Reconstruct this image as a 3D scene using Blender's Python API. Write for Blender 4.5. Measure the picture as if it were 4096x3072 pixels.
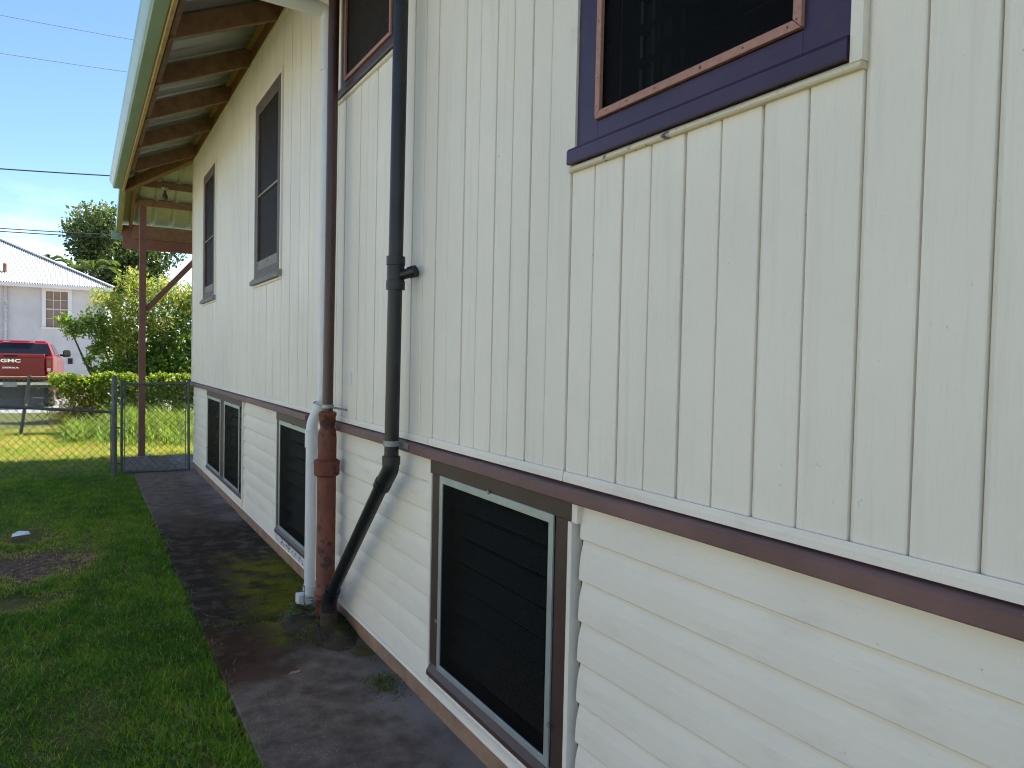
import bpy, bmesh, math, random
import numpy as np
from mathutils import Vector, Matrix
random.seed(7); RNG = np.random.default_rng(7)
rad = math.radians
S = bpy.context.scene
for o in list(bpy.data.objects): bpy.data.objects.remove(o)

# ------------------------------------------------------------------ camera
cam = bpy.data.cameras.new('camera'); co = bpy.data.objects.new('camera', cam); S.collection.objects.link(co); S.camera = co
cam.sensor_width = 36; cam.lens = 36*2929.8/4096; cam.clip_start = .05; cam.clip_end = 2000
yaw, pit, rol = .5342, -.0321, .0219
fw = Vector((math.sin(yaw)*math.cos(pit), math.cos(yaw)*math.cos(pit), math.sin(pit)))
r0 = Vector((math.cos(yaw), -math.sin(yaw), 0)); u0 = r0.cross(fw)
rt = math.cos(rol)*r0+math.sin(rol)*u0; up = -math.sin(rol)*r0+math.cos(rol)*u0
co.matrix_world = Matrix(((rt.x, up.x, -fw.x, -1.30), (rt.y, up.y, -fw.y, 0), (rt.z, up.z, -fw.z, 1.50), (0, 0, 0, 1)))

# ------------------------------------------------------------------ sky, sun, exposure
SUN = Vector((.62, .215, 1.0)).normalized()
w = bpy.data.worlds.new('World'); S.world = w; w.use_nodes = True
nt = w.node_tree; nt.nodes.clear(); N = nt.nodes.new; L = nt.links.new
sky = N('ShaderNodeTexSky'); sky.sky_type = 'NISHITA'; sky.sun_disc = False
sky.sun_elevation = math.asin(SUN.z); sky.sun_rotation = math.atan2(SUN.x, SUN.y)
sky.air_density = 1.0; sky.dust_density = 0; sky.ozone_density = 6.0
tc = N('ShaderNodeTexCoord'); sp = N('ShaderNodeSeparateXYZ'); L(tc.outputs['Generated'], sp.inputs[0])
mp = N('ShaderNodeMapping'); mp.inputs['Scale'].default_value = (2.2, 2.2, 9); mp.inputs['Location'].default_value = (.4, .1, 0); L(tc.outputs['Generated'], mp.inputs[0])
nz = N('ShaderNodeTexNoise'); nz.inputs['Scale'].default_value = 1.6; nz.inputs['Detail'].default_value = 9; nz.inputs['Roughness'].default_value = .58; L(mp.outputs[0], nz.inputs['Vector'])
cr = N('ShaderNodeValToRGB'); cr.color_ramp.elements[0].position = .44; cr.color_ramp.elements[1].position = .62; L(nz.outputs['Fac'], cr.inputs[0])
el = N('ShaderNodeMapRange'); el.inputs[1].default_value = .20; el.inputs[2].default_value = .09; L(sp.outputs[2], el.inputs[0])
mu = N('ShaderNodeMath'); mu.operation = 'MULTIPLY'; L(cr.outputs[0], mu.inputs[0]); L(el.outputs[0], mu.inputs[1])
m2 = N('ShaderNodeMath'); m2.operation = 'MULTIPLY'; m2.inputs[1].default_value = .85; L(mu.outputs[0], m2.inputs[0])
mx = N('ShaderNodeMix'); mx.data_type = 'RGBA'; L(m2.outputs[0], mx.inputs[0]); L(sky.outputs[0], mx.inputs[6]); mx.inputs[7].default_value = (9, 9.3, 9.6, 1)
bg = N('ShaderNodeBackground'); bg.inputs[1].default_value = .100; L(mx.outputs[2], bg.inputs[0])
wo = N('ShaderNodeOutputWorld'); L(bg.outputs[0], wo.inputs[0])
sl = bpy.data.lights.new('sun', 'SUN'); sl.energy = 5.0; sl.angle = rad(.53); sl.color = (1, .95, .87)
so = bpy.data.objects.new('sun', sl); S.collection.objects.link(so); so.rotation_euler = SUN.to_track_quat('Z', 'Y').to_euler()
S.view_settings.view_transform = 'Standard'; S.view_settings.look = 'None'; S.view_settings.gamma = 1; S.view_settings.use_curve_mapping = False
S.view_settings.exposure = 1.30
S.render.engine = 'CYCLES'; S.cycles.use_denoising = True; S.cycles.max_bounces = 5; S.cycles.diffuse_bounces = 3; S.cycles.glossy_bounces = 3; S.cycles.transmission_bounces = 3; S.cycles.transparent_max_bounces = 8
S.cycles.sample_clamp_indirect = 4; S.cycles.filter_width = 1.1

# ------------------------------------------------------------------ materials
def nodes(name):
    m = bpy.data.materials.new(name); m.use_nodes = True
    t = m.node_tree; b = t.nodes['Principled BSDF']; return m, t, b
def rgba(c): return (c[0], c[1], c[2], 1)
def ramp(t, fac, stops):
    r = t.nodes.new('ShaderNodeValToRGB'); e = r.color_ramp.elements
    while len(e) < len(stops): e.new(.5)
    for q, (p, c) in zip(e, stops): q.position = p; q.color = rgba(c) if len(c) == 3 else c
    t.links.new(fac, r.inputs[0]); return r.outputs[0]
def noise(t, vec, scale, detail=4, rough=.55):
    n = t.nodes.new('ShaderNodeTexNoise'); n.inputs['Scale'].default_value = scale; n.inputs['Detail'].default_value = detail; n.inputs['Roughness'].default_value = rough
    t.links.new(vec, n.inputs['Vector']); return n.outputs['Fac']
def coord(t, stretch=(1, 1, 1), kind='Object'):
    c = t.nodes.new('ShaderNodeTexCoord'); m = t.nodes.new('ShaderNodeMapping'); m.inputs['Scale'].default_value = stretch
    t.links.new(c.outputs[kind], m.inputs[0]); return m.outputs[0]
def geo(t):
    g = t.nodes.new('ShaderNodeNewGeometry'); return g.outputs['Position']
def mixc(t, f, a, b, blend='MIX'):
    m = t.nodes.new('ShaderNodeMix'); m.data_type = 'RGBA'; m.blend_type = blend
    for i, v in ((0, f), (6, a), (7, b)):
        if isinstance(v, (int, float)): m.inputs[i].default_value = v
        elif isinstance(v, tuple): m.inputs[i].default_value = rgba(v)
        else: t.links.new(v, m.inputs[i])
    return m.outputs[2]
def math_(t, op, a, b=0., c=0.):
    m = t.nodes.new('ShaderNodeMath'); m.operation = op
    for i, v in enumerate((a, b, c)):
        if isinstance(v, (int, float)): m.inputs[i].default_value = v
        else: t.links.new(v, m.inputs[i])
    return m.outputs[0]
def maprange(t, v, a, b, c=0., d=1.):
    m = t.nodes.new('ShaderNodeMapRange'); m.interpolation_type = 'SMOOTHSTEP'
    m.inputs[1].default_value, m.inputs[2].default_value, m.inputs[3].default_value, m.inputs[4].default_value = a, b, c, d
    t.links.new(v, m.inputs[0]); return m.outputs[0]
def bumpn(t, b, h, strength, dist=.002):
    n = t.nodes.new('ShaderNodeBump'); n.inputs['Strength'].default_value = strength; n.inputs['Distance'].default_value = dist
    t.links.new(h, n.inputs['Height']); t.links.new(n.outputs[0], b.inputs['Normal'])
def mat(name, c, rough=.6, var=.12, vs=6, bump=.0, bs=80, stretch=(1, 1, 1), metal=0., spec=.5, wear=None, wearamt=.62, ws=9, bd=.002):
    m, t, b = nodes(name); v = coord(t, stretch)
    n = noise(t, v, vs)
    col = ramp(t, n, [(.3, tuple(x*(1-var) for x in c)), (.7, tuple(min(1, x*(1+var)) for x in c))])
    if wear:
        n2 = noise(t, coord(t), ws, 8, .68)
        f = ramp(t, n2, [(wearamt, (0, 0, 0)), (wearamt+.05, (1, 1, 1))]); col = mixc(t, f, col, wear)
    t.links.new(col, b.inputs['Base Color']); b.inputs['Roughness'].default_value = rough; b.inputs['Metallic'].default_value = metal
    b.inputs['Specular IOR Level'].default_value = spec
    if bump: bumpn(t, b, noise(t, v, bs, 5), bump, bd)
    return m
M = {}
CREAM = (.88, .81, .68)
def siding(name, stretch):
    m, t, b = nodes(name); g = geo(t); v = coord(t, stretch)
    big = noise(t, g, 1.3, 3); col = ramp(t, big, [(.3, tuple(x*.95 for x in CREAM)), (.7, tuple(x*1.04 for x in CREAM))])
    oi = t.nodes.new('ShaderNodeObjectInfo'); col = mixc(t, maprange(t, oi.outputs['Random'], 0, 1, 0, .10), col, (.78, .70, .58))
    sp_ = noise(t, g, 55, 3, .7); col = mixc(t, ramp(t, sp_, [(.70, (0, 0, 0)), (.77, (.6, .6, .6))]), col, (.30, .25, .18))
    pt_ = noise(t, g, .8, 4, .6); col = mixc(t, ramp(t, pt_, [(.42, (0, 0, 0)), (.66, (.35, .35, .35))]), col, (.72, .67, .59))
    sk = noise(t, coord(t, (9, 9, .55), 'Object') if stretch[2] < 5 else coord(t, (9, 2.2, 9), 'Object'), 2.2, 4, .62); col = mixc(t, ramp(t, sk, [(.54, (0, 0, 0)), (.80, (.30, .30, .30))]), col, (.50, .45, .37))
    gr = noise(t, v, 14, 4, .66); col = mixc(t, ramp(t, gr, [(.55, (0, 0, 0)), (.75, (.25, .25, .25))]), col, (.55, .52, .46))
    t.links.new(col, b.inputs['Base Color']); b.inputs['Roughness'].default_value = .52; b.inputs['Specular IOR Level'].default_value = .35
    bumpn(t, b, noise(t, v, 40, 4), .18, .0012); return m
M['vert'] = siding('vinyl siding vertical', (30, 30, 1.2)); M['lap'] = siding('vinyl siding lap', (30, 1.2, 30)); M['trim'] = siding('cream trim', (10, 10, 10))
M['dirtytrim'] = mat('paint streaked trim', (.72, .62, .44), .6, .1, 8, .2, 60, stretch=(20, 1, 20), wear=(.10, .06, .09), wearamt=.60, ws=22)
M['oldtrim'] = mat('weathered white sill', (.62, .61, .57), .8, .1, 8, .3, 60, wear=(.12, .10, .08), wearamt=.55, ws=30)
M['greysill'] = mat('grey weathered sill', (.27, .25, .225), .8, .15, 9, .3, 60, wear=(.10, .08, .07), wearamt=.56, ws=30)
M['ledge'] = mat('brown ledge paint', (.165, .085, .080), .5, .2, 5, .25, 160, wear=(.30, .24, .23), wearamt=.70, ws=38)
M['brown'] = mat('dark brown paint', (.060, .032, .027), .45, .15, 6, .2, 120)
M['brownfar'] = mat('worn brown casing', (.11, .075, .065), .6, .2, 6, .2, 120, wear=(.30, .27, .25), wearamt=.66, ws=25)
M['purple'] = mat('purple paint', (.043, .021, .055), .45, .22, 5, .25, 90, wear=(.045, .035, .04), wearamt=.60, ws=7)
M['pink'] = mat('bare wood moulding', (.42, .21, .155), .6, .15, 20, .1, 90, (4, 4, 4))
M['alum'] = mat('aluminium', (.50, .54, .52), .38, .1, 10, .1, 200, metal=.55)
M['dark'] = mat('sheathing', (.60, .52, .38), .9)
M['sheathlow'] = mat('old brown boards', (.13, .085, .055), .9)
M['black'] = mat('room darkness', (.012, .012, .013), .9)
M['found'] = mat('painted foundation', (.30, .19, .12), .9, .25, 7, .8, 160, wear=(.42, .33, .24), wearamt=.62, ws=40, bd=.004)
M['rafter'] = mat('stained rafter', (.27, .145, .088), .65, .25, 4, .2, 60, (3, 3, 3))
M['plate'] = mat('red brown board', (.26, .11, .078), .65, .15, 4, .15, 60)
M['rawwood'] = mat('raw fir', (.42, .27, .10), .75, .2, 14, .2, 90)
M['metalroof'] = mat('roof sheet underside', (.34, .35, .33), .45, .12, 4, .1, 40, metal=.45)
M['porchroof'] = mat('porch sheet underside', (.42, .44, .33), .5, .15, 5, .1, 40, metal=.2)
M['gutter'] = mat('green gutter', (.26, .38, .31), .4, .1, 3, .05, 40, metal=.1); M['gutter'].node_tree.nodes['Principled BSDF'].inputs['Coat Weight'].default_value = .15
M['pvc'] = mat('white pvc', (.74, .74, .72), .35, .05, 6, wear=(.45, .42, .36), wearamt=.68, ws=20)
M['redpipe'] = mat('rust red cast iron', (.17, .046, .024), .62, .3, 10, .9, 70, wear=(.055, .02, .012), wearamt=.54, ws=14, bd=.004)
M['brownpipe'] = mat('brown painted pipe', (.068, .030, .022), .35, .15, 8, .1, 60)
M['abs'] = mat('black abs pipe', (.013, .014, .015), .42, .3, 8, .1, 60)
M['galv'] = mat('galvanised', (.30, .33, .33), .5, .2, 18, .2, 100, metal=.5)
M['fence'] = mat('weathered galvanised', (.105, .12, .118), .6, .25, 18, .2, 100, metal=.2)
M['rustrail'] = mat('rusty rail', (.30, .15, .09), .8, .3, 12, .4, 80)
M['postfar'] = mat('painted porch post', (.20, .085, .06), .6, .15, 6, .15, 60)
M['white'] = mat('weathered white wall', (.62, .59, .54), .7, .10, 1.5, wear=(.44, .41, .38), wearamt=.66, ws=9)
M['whitetrim'] = mat('white trim paint', (.80, .78, .72), .6, .05, 2)
M['nroof'] = mat('white metal roof', (.47, .47, .47), .45, .06, 1.5)
M['nglass'] = mat('neighbour window glass', (.26, .17, .11), .25, .2, 2)
M['red'] = mat('red car paint', (.25, .004, .008), .3, .04, 3); M['red'].node_tree.nodes['Principled BSDF'].inputs['Coat Weight'].default_value = .35
M['carglass'] = mat('car glass', (.02, .022, .024), .06, .1, 3)
M['chrome'] = mat('chrome', (.75, .75, .76), .15, .05, 3, metal=1.)
M['rubber'] = mat('rubber', (.02, .02, .02), .8)
M['lamp'] = mat('tail lamp', (.38, .02, .012), .15, .1, 20)
M['paper'] = mat('white scrap', (.85, .85, .87), .6)
M['bark'] = mat('bark', (.10, .075, .055), .9, .25, 8, .6, 30)
M['cable'] = mat('cable', (.03, .03, .03), .6)
M['thincable'] = mat('pale cable', (.22, .24, .27), .6)
M['drive'] = mat('driveway concrete', (.30, .29, .29), .9, .12, 1.2, .3, 60)

def glassy(name, c, trans):
    m, t, b = nodes(name); b.inputs['Base Color'].default_value = rgba(c); b.inputs['Roughness'].default_value = .6; b.inputs['Specular IOR Level'].default_value = .08
    tr = t.nodes.new('ShaderNodeBsdfTransparent'); mxs = t.nodes.new('ShaderNodeMixShader'); mxs.inputs[0].default_value = trans
    t.links.new(b.outputs[0], mxs.inputs[1]); t.links.new(tr.outputs[0], mxs.inputs[2]); t.links.new(mxs.outputs[0], t.nodes['Material Output'].inputs[0]); return m
M['screen'] = glassy('insect screen', (.006, .0055, .005), .46)
M['screenfar'] = glassy('dusty insect screen', (.034, .028, .022), .22)
M['louvre'] = mat('louvre glass', (.011, .019, .016), .3, .1, 3)
M['curtain'] = mat('green curtain', (.10, .15, .10), .9, .25, 12, stretch=(6, 6, .4))

def leafmat(name, stops, trans=.35, rough=.45):
    m, t, b = nodes(name); a = t.nodes.new('ShaderNodeAttribute'); a.attribute_name = 'tint'
    col = ramp(t, a.outputs['Fac'], stops); t.links.new(col, b.inputs['Base Color']); b.inputs['Roughness'].default_value = rough; b.inputs['Specular IOR Level'].default_value = .35 if rough < .5 else .12
    tl = t.nodes.new('ShaderNodeBsdfTranslucent'); br = mixc(t, 1., col, (1.5, 1.5, .8), 'MULTIPLY'); t.links.new(br, tl.inputs[0])
    mxs = t.nodes.new('ShaderNodeMixShader'); mxs.inputs[0].default_value = trans
    t.links.new(b.outputs[0], mxs.inputs[1]); t.links.new(tl.outputs[0], mxs.inputs[2]); t.links.new(mxs.outputs[0], t.nodes['Material Output'].inputs[0]); return m
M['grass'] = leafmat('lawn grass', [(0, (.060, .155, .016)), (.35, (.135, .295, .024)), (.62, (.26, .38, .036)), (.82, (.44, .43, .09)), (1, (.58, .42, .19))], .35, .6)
M['drygrass'] = leafmat('thin dry grass', [(0, (.10, .11, .03)), (.5, (.22, .18, .07)), (1, (.32, .26, .14))], .25)
M['weeds'] = leafmat('tall weeds', [(0, (.09, .18, .028)), (.5, (.18, .28, .045)), (1, (.38, .38, .11))], .5)
M['vine'] = leafmat('vine leaves', [(0, (.09, .16, .02)), (.5, (.20, .29, .04)), (.82, (.36, .38, .07)), (1, (.30, .17, .09))], .6)
M['bush'] = leafmat('bush leaves', [(0, (.06, .14, .025)), (.5, (.16, .26, .045)), (.8, (.36, .37, .10)), (1, (.56, .43, .22))], .55)
M['tree'] = leafmat('tree leaves', [(0, (.04, .07, .028)), (.5, (.09, .13, .042)), (1, (.24, .25, .09))], .4, .3)
M['palm'] = leafmat('palm leaves', [(0, (.04, .09, .02)), (1, (.15, .20, .05))], .4)
M['ivy'] = leafmat('ivy leaves', [(0, (.025, .075, .05)), (1, (.07, .15, .06))], .25, .3)
M['moss'] = leafmat('moss', [(0, (.05, .07, .01)), (.5, (.10, .13, .015)), (1, (.24, .24, .028))], .25, .6)
M['mound'] = mat('mossy dirt', (.055, .036, .018), .95, .4, 14, .9, 60, wear=(.10, .10, .012), wearamt=.56, ws=12, bd=.01)
M['deadleaf'] = mat('dead leaf', (.26, .10, .05), .8)

# lawn soil
m, t, b = nodes('lawn soil'); g = geo(t)
n1 = noise(t, g, 3, 6); base = ramp(t, n1, [(.3, (.08, .10, .02)), (.7, (.19, .16, .05))])
n2 = noise(t, g, 45, 6, .7); base = mixc(t, ramp(t, n2, [(.5, (0, 0, 0)), (.7, (.6, .6, .6))]), base, (.13, .10, .05))
sx = t.nodes.new('ShaderNodeSeparateXYZ'); t.links.new(g, sx.inputs[0])
dx = math_(t, 'DIVIDE', math_(t, 'ADD', sx.outputs[0], 1.58), .32); dy = math_(t, 'DIVIDE', math_(t, 'SUBTRACT', sx.outputs[1], 6.15), .42)
dd = math_(t, 'SQRT', math_(t, 'ADD', math_(t, 'MULTIPLY', dx, dx), math_(t, 'MULTIPLY', dy, dy)))
dd = math_(t, 'ADD', dd, math_(t, 'MULTIPLY', math_(t, 'SUBTRACT', noise(t, g, 7, 5), .5), 1.1))
soil = ramp(t, noise(t, g, 26, 8, .7), [(.35, (.070, .046, .034)), (.52, (.16, .105, .07)), (.66, (.40, .26, .15))])
base = mixc(t, maprange(t, dd, 1.25, .7), base, soil)
far = maprange(t, sx.outputs[1], 16, 24); base = mixc(t, far, base, (.10, .12, .035))
t.links.new(base, b.inputs['Base Color']); b.inputs['Roughness'].default_value = 1; b.inputs['Specular IOR Level'].default_value = .1; bumpn(t, b, n2, .8, .02); M['soil'] = m

# path concrete
m, t, b = nodes('mossy path concrete'); g = geo(t); sx = t.nodes.new('ShaderNodeSeparateXYZ'); t.links.new(g, sx.inputs[0]); X, Y = sx.outputs[0], sx.outputs[1]
big = noise(t, g, 2.2, 6, .6); mid = noise(t, g, 9, 7, .65); fin = noise(t, g, 120, 4, .7)
col = ramp(t, mid, [(.3, (.120, .086, .063)), (.7, (.265, .196, .150))])
vor = t.nodes.new('ShaderNodeTexVoronoi'); vor.inputs['Scale'].default_value = 95; t.links.new(g, vor.inputs['Vector'])
spk = ramp(t, math_(t, 'MULTIPLY', vor.outputs['Distance'], math_(t, 'ADD', fin, .55)), [(.24, (1, 1, 1)), (.36, (0, 0, 0))])
spkm = math_(t, 'MULTIPLY', spk, math_(t, 'MULTIPLY', maprange(t, mid, .40, .58), maprange(t, X, -.18, -.48, .12, 1.)))
col = mixc(t, spkm, col, (.33, .25, .20))
lime = math_(t, 'MULTIPLY', maprange(t, math_(t, 'ADD', X, math_(t, 'MULTIPLY', math_(t, 'SUBTRACT', mid, .5), .35)), -.30, -.03), maprange(t, big, .35, .6, .35, 1))
col = mixc(t, lime, col, (.31, .26, .225))
yn = math_(t, 'ADD', Y, math_(t, 'MULTIPLY', math_(t, 'SUBTRACT', big, .5), 2.2))
alg = math_(t, 'MULTIPLY', math_(t, 'MULTIPLY', maprange(t, yn, 3.2, 3.9), maprange(t, yn, 8.2, 6.2)), maprange(t, mid, .30, .55, .35, 1))
col = mixc(t, math_(t, 'MULTIPLY', alg, .9), col, (.026, .018, .010))
xm = math_(t, 'ADD', X, math_(t, 'MULTIPLY', math_(t, 'SUBTRACT', mid, .5), .55))
mos = math_(t, 'MULTIPLY', math_(t, 'MULTIPLY', maprange(t, yn, 3.6, 4.05), maprange(t, yn, 6.0, 5.1)), maprange(t, xm, -.54, -.28))
mos = math_(t, 'MULTIPLY', math_(t, 'MULTIPLY', mos, maprange(t, fin, .25, .55, .35, 1)), maprange(t, noise(t, g, 6, 6, .6), .36, .60, .12, 1))
col = mixc(t, mos, col, mixc(t, fin, (.11, .105, .008), (.32, .28, .022)))
rst = math_(t, 'MULTIPLY', math_(t, 'MULTIPLY', maprange(t, yn, 3.1, 3.5), maprange(t, yn, 4.3, 3.8)), maprange(t, xm, -.35, -.5)); col = mixc(t, math_(t, 'MULTIPLY', rst, .5), col, (.10, .042, .018))
t.links.new(col, b.inputs['Base Color']); t.links.new(maprange(t, mid, .3, .7, .85, 1.), b.inputs['Roughness']); b.inputs['Specular IOR Level'].default_value = .05
bumpn(t, b, math_(t, 'ADD', fin, math_(t, 'MULTIPLY', mid, 2.)), .6, .004); M['path'] = m

# ------------------------------------------------------------------ mesh helpers
COL = S.collection
class MB:
    def __init__(s): s.v = []; s.f = []
    def add(s, vs, fs):
        k = len(s.v); s.v += [tuple(p) for p in vs]; s.f += [tuple(i+k for i in f) for f in fs]; return s
    def box(s, x0, x1, y0, y1, z0, z1):
        return s.add([(x0, y0, z0), (x1, y0, z0), (x1, y1, z0), (x0, y1, z0), (x0, y0, z1), (x1, y0, z1), (x1, y1, z1), (x0, y1, z1)],
                     [(0, 3, 2, 1), (4, 5, 6, 7), (0, 1, 5, 4), (1, 2, 6, 5), (2, 3, 7, 6), (3, 0, 4, 7)])
    def hexa(s, p): return s.add(p, [(0, 3, 2, 1), (4, 5, 6, 7), (0, 1, 5, 4), (1, 2, 6, 5), (2, 3, 7, 6), (3, 0, 4, 7)])
    def prism(s, poly, axis, a, b):
        def P(q, c): return {'x': (c, q[0], q[1]), 'y': (q[0], c, q[1]), 'z': (q[0], q[1], c)}[axis]
        n = len(poly); vs = [P(q, a) for q in poly]+[P(q, b) for q in poly]
        return s.add(vs, [tuple(range(n-1, -1, -1)), tuple(range(n, 2*n))]+[(i, (i+1) % n, n+(i+1) % n, n+i) for i in range(n)])
    def tube(s, pts, r, n=10, cap=True):
        pts = [Vector(p) for p in pts]; rs = r if isinstance(r, (list, tuple)) else [r]*len(pts); rings = []
        prev = None
        for i, p in enumerate(pts):
            d = (pts[min(i+1, len(pts)-1)]-pts[max(i-1, 0)]).normalized()
            if prev is None: a = d.orthogonal().normalized()
            else:
                a = prev-d*prev.dot(d); a = a.normalized() if a.length > 1e-6 else d.orthogonal().normalized()
            prev = a; bb = d.cross(a)
            rings.append([p+(a*math.cos(2*math.pi*k/n)+bb*math.sin(2*math.pi*k/n))*rs[i] for k in range(n)])
        vs = [q for R_ in rings for q in R_]; fs = []
        for i in range(len(pts)-1):
            for k in range(n): fs.append((i*n+k, i*n+(k+1) % n, (i+1)*n+(k+1) % n, (i+1)*n+k))
        if cap: fs += [tuple(range(n-1, -1, -1)), tuple((len(pts)-1)*n+k for k in range(n))]
        return s.add(vs, fs)
    def bar(s, p, q, wx, wz):
        p, q = Vector(p), Vector(q); d = (q-p).normalized(); a = d.cross(Vector((0, 0, 1)))
        a = a.normalized() if a.length > 1e-4 else Vector((1, 0, 0)); c = a.cross(d)
        P = [e+a*i*wx/2+c*j*wz/2 for e in (p, q) for i, j in ((-1, -1), (1, -1), (1, 1), (-1, 1))]
        return s.add(P, [(0, 1, 2, 3), (7, 6, 5, 4), (0, 4, 5, 1), (1, 5, 6, 2), (2, 6, 7, 3), (3, 7, 4, 0)])
    def build(s, name, material, parent=None, smooth=False, bevel=0.):
        base = Vector(parent['_b']) if parent is not None and '_b' in parent else Vector((0, 0, 0))
        me = bpy.data.meshes.new(name); me.from_pydata([tuple(Vector(p)-base) for p in s.v], [], s.f)
        bm = bmesh.new(); bm.from_mesh(me); bmesh.ops.recalc_face_normals(bm, faces=bm.faces)
        if bevel: bmesh.ops.bevel(bm, geom=bm.edges[:], offset=bevel, segments=1, affect='EDGES', clamp_overlap=True)
        bm.to_mesh(me); bm.free()
        if smooth:
            me.polygons.foreach_set('use_smooth', [True]*len(me.polygons)); me.set_sharp_from_angle(angle=rad(40))
        me.materials.append(M[material]); o = bpy.data.objects.new(name, me); COL.objects.link(o)
        o['_b'] = tuple(base)
        if parent is not None: o.parent = parent
        return o
def tag(o, label, cat, group=None, kind=None):
    if label: o['label'] = label
    if cat: o['category'] = cat
    if group: o['group'] = group
    if kind: o['kind'] = kind
    return o
def thing(name, loc, label, cat, group=None, rz=0, local=False):
    o = bpy.data.objects.new(name, None); COL.objects.link(o); o.location = loc; o.rotation_euler = (0, 0, rz); o.empty_display_size = .1
    o['_b'] = (0, 0, 0) if local else tuple(loc); return tag(o, label, cat, group)
def structure(o): o['kind'] = 'structure'; return o
def npmesh(name, V, F, material, parent=None, tint=None, smooth=False, kind=None):
    """V (n,3); F (m,k) quads or tris as arrays (list of arrays allowed)."""
    base = np.array(parent['_b']) if parent is not None and '_b' in parent else np.zeros(3)
    Fs = F if isinstance(F, list) else [F]; me = bpy.data.meshes.new(name); V = np.asarray(V, float)-base
    me.vertices.add(len(V)); me.vertices.foreach_set('co', V.astype(np.float32).ravel())
    idx = np.concatenate([f.ravel() for f in Fs]).astype(np.int32); cnt = np.concatenate([np.full(len(f), f.shape[1]) for f in Fs]).astype(np.int32)
    me.loops.add(len(idx)); me.loops.foreach_set('vertex_index', idx)
    st = np.concatenate([[0], np.cumsum(cnt)[:-1]]).astype(np.int32); me.polygons.add(len(cnt)); me.polygons.foreach_set('loop_start', st)
    me.update(calc_edges=True); me.validate()
    if tint is not None:
        a = me.attributes.new('tint', 'FLOAT', 'POINT'); a.data.foreach_set('value', np.clip(tint, 0, 1).astype(np.float32))
    if smooth: me.polygons.foreach_set('use_smooth', [True]*len(me.polygons))
    me.materials.append(M[material]); o = bpy.data.objects.new(name, me); COL.objects.link(o); o['_b'] = tuple(base)
    if parent is not None: o.parent = parent
    if kind: o['kind'] = kind
    return o
def blades(P, Ln, Wd, az, lean, tint, seg=2, curl=1.0):
    """grass blades: arrays of root, length, width, azimuth, lean (rad)"""
    n = len(P); d = np.stack([np.cos(az), np.sin(az), np.zeros(n)], 1); s = np.stack([-np.sin(az), np.cos(az), np.zeros(n)], 1)
    rows = []; pos = P.copy(); ang = lean.copy()
    for k in range(seg+1):
        wk = Wd*(1-(k/seg)**1.6)*.5
        if k == seg: rows.append(pos[:, None, :])
        else: rows.append(np.stack([pos-s*wk[:, None], pos+s*wk[:, None]], 1))
        step = Ln/seg; pos = pos+d*(np.sin(ang)*step)[:, None]+np.array([0, 0, 1.])*(np.cos(ang)*step)[:, None]; ang = ang+curl*.55*2/seg
    V = np.concatenate(rows, 1); m_ = V.shape[1]; V = V.reshape(-1, 3); b0 = np.arange(n)*m_
    Q = [np.stack([b0+2*k, b0+2*k+1, b0+2*k+3, b0+2*k+2], 1) for k in range(seg-1)]
    T = np.stack([b0+2*seg-2, b0+2*seg-1, b0+2*seg], 1)
    return V, ([np.concatenate(Q)] if Q else [])+[T], np.repeat(tint, m_)
def leaves(P, size, tint, Nrm=None, droop=.3, aspect=.5):
    """folded diamond leaves, two quads' worth of triangles"""
    n = len(P); a = RNG.normal(size=(n, 3)); a[:, 2] -= droop; a /= np.linalg.norm(a, axis=1)[:, None]
    nr = RNG.normal(size=(n, 3))+(np.array([0, 0, 1.]) if Nrm is None else Nrm*1.4); s = np.cross(a, nr); s /= np.linalg.norm(s, axis=1)[:, None]+1e-9; up_ = np.cross(s, a)
    sz = size[:, None]; w_ = sz*aspect*.5
    V = np.stack([P, P+a*sz*.45+s*w_+up_*w_*.35, P+a*sz, P+a*sz*.45-s*w_+up_*w_*.35], 1).reshape(-1, 3); b0 = np.arange(n)*4
    return V, [np.concatenate([np.stack([b0, b0+1, b0+2], 1), np.stack([b0, b0+2, b0+3], 1)])], np.repeat(tint, 4)

# ------------------------------------------------------------------ ground, path, driveway
gx = np.concatenate([[-400, -60, -20], np.linspace(-8, 4, 40), [10, 30, 60, 400]]); gy = np.concatenate([[-200, -30, -8], np.linspace(-3, 17, 60), [24, 40, 80, 200, 900]])
GX, GY = np.meshgrid(gx, gy); GZ = np.where(GY < 15.5, -.028, np.where(GY > 17.5, -.15, -.028-.122*np.clip((GY-15.5)/2, 0, 1)))
near = (np.abs(GX) < 9) & (GY > -3) & (GY < 15.5); GZ = GZ+np.where(near, .010*np.sin(GX*3.1+GY*1.7)+.006*np.sin(GX*7.3-GY*4.1), 0)*np.clip((-.8-GX)/.4, 0, 1)
nx, ny = len(gx), len(gy); I = np.arange(nx*ny).reshape(ny, nx)
structure(npmesh('ground', np.stack([GX, GY, GZ], -1).reshape(-1, 3), np.stack([I[:-1, :-1], I[:-1, 1:], I[1:, 1:], I[1:, :-1]], -1).reshape(-1, 4), 'soil', smooth=True))
path = bpy.data.objects.new('path', None); COL.objects.link(path); structure(path)
for y0, y1, dz in ((-2.0, 1.1, 0), (1.115, 4.22, .002), (4.236, 7.28, -.003), (7.29, 10.16, .001), (10.18, 11.76, .004)):
    x0 = -.72 if y0 < 10.17 else -.80
    MB().box(x0, .10 if y0 < 10.17 else 3., y0, y1, -.09, dz).build('slab', 'path', path, bevel=.006)
drv = MB(); drv.box(-30, 12, 16.9, 33.2, -.30, -.145); structure(drv.build('driveway', 'drive'))

# ------------------------------------------------------------------ the house
H = thing('house', (0, 4, 0), 'cream sided house with brown ledge, purple trimmed window and open eaves', 'house')
Y0 = -2.0; YU = 10.49; YL = 10.28; ZT = 4.0
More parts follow.
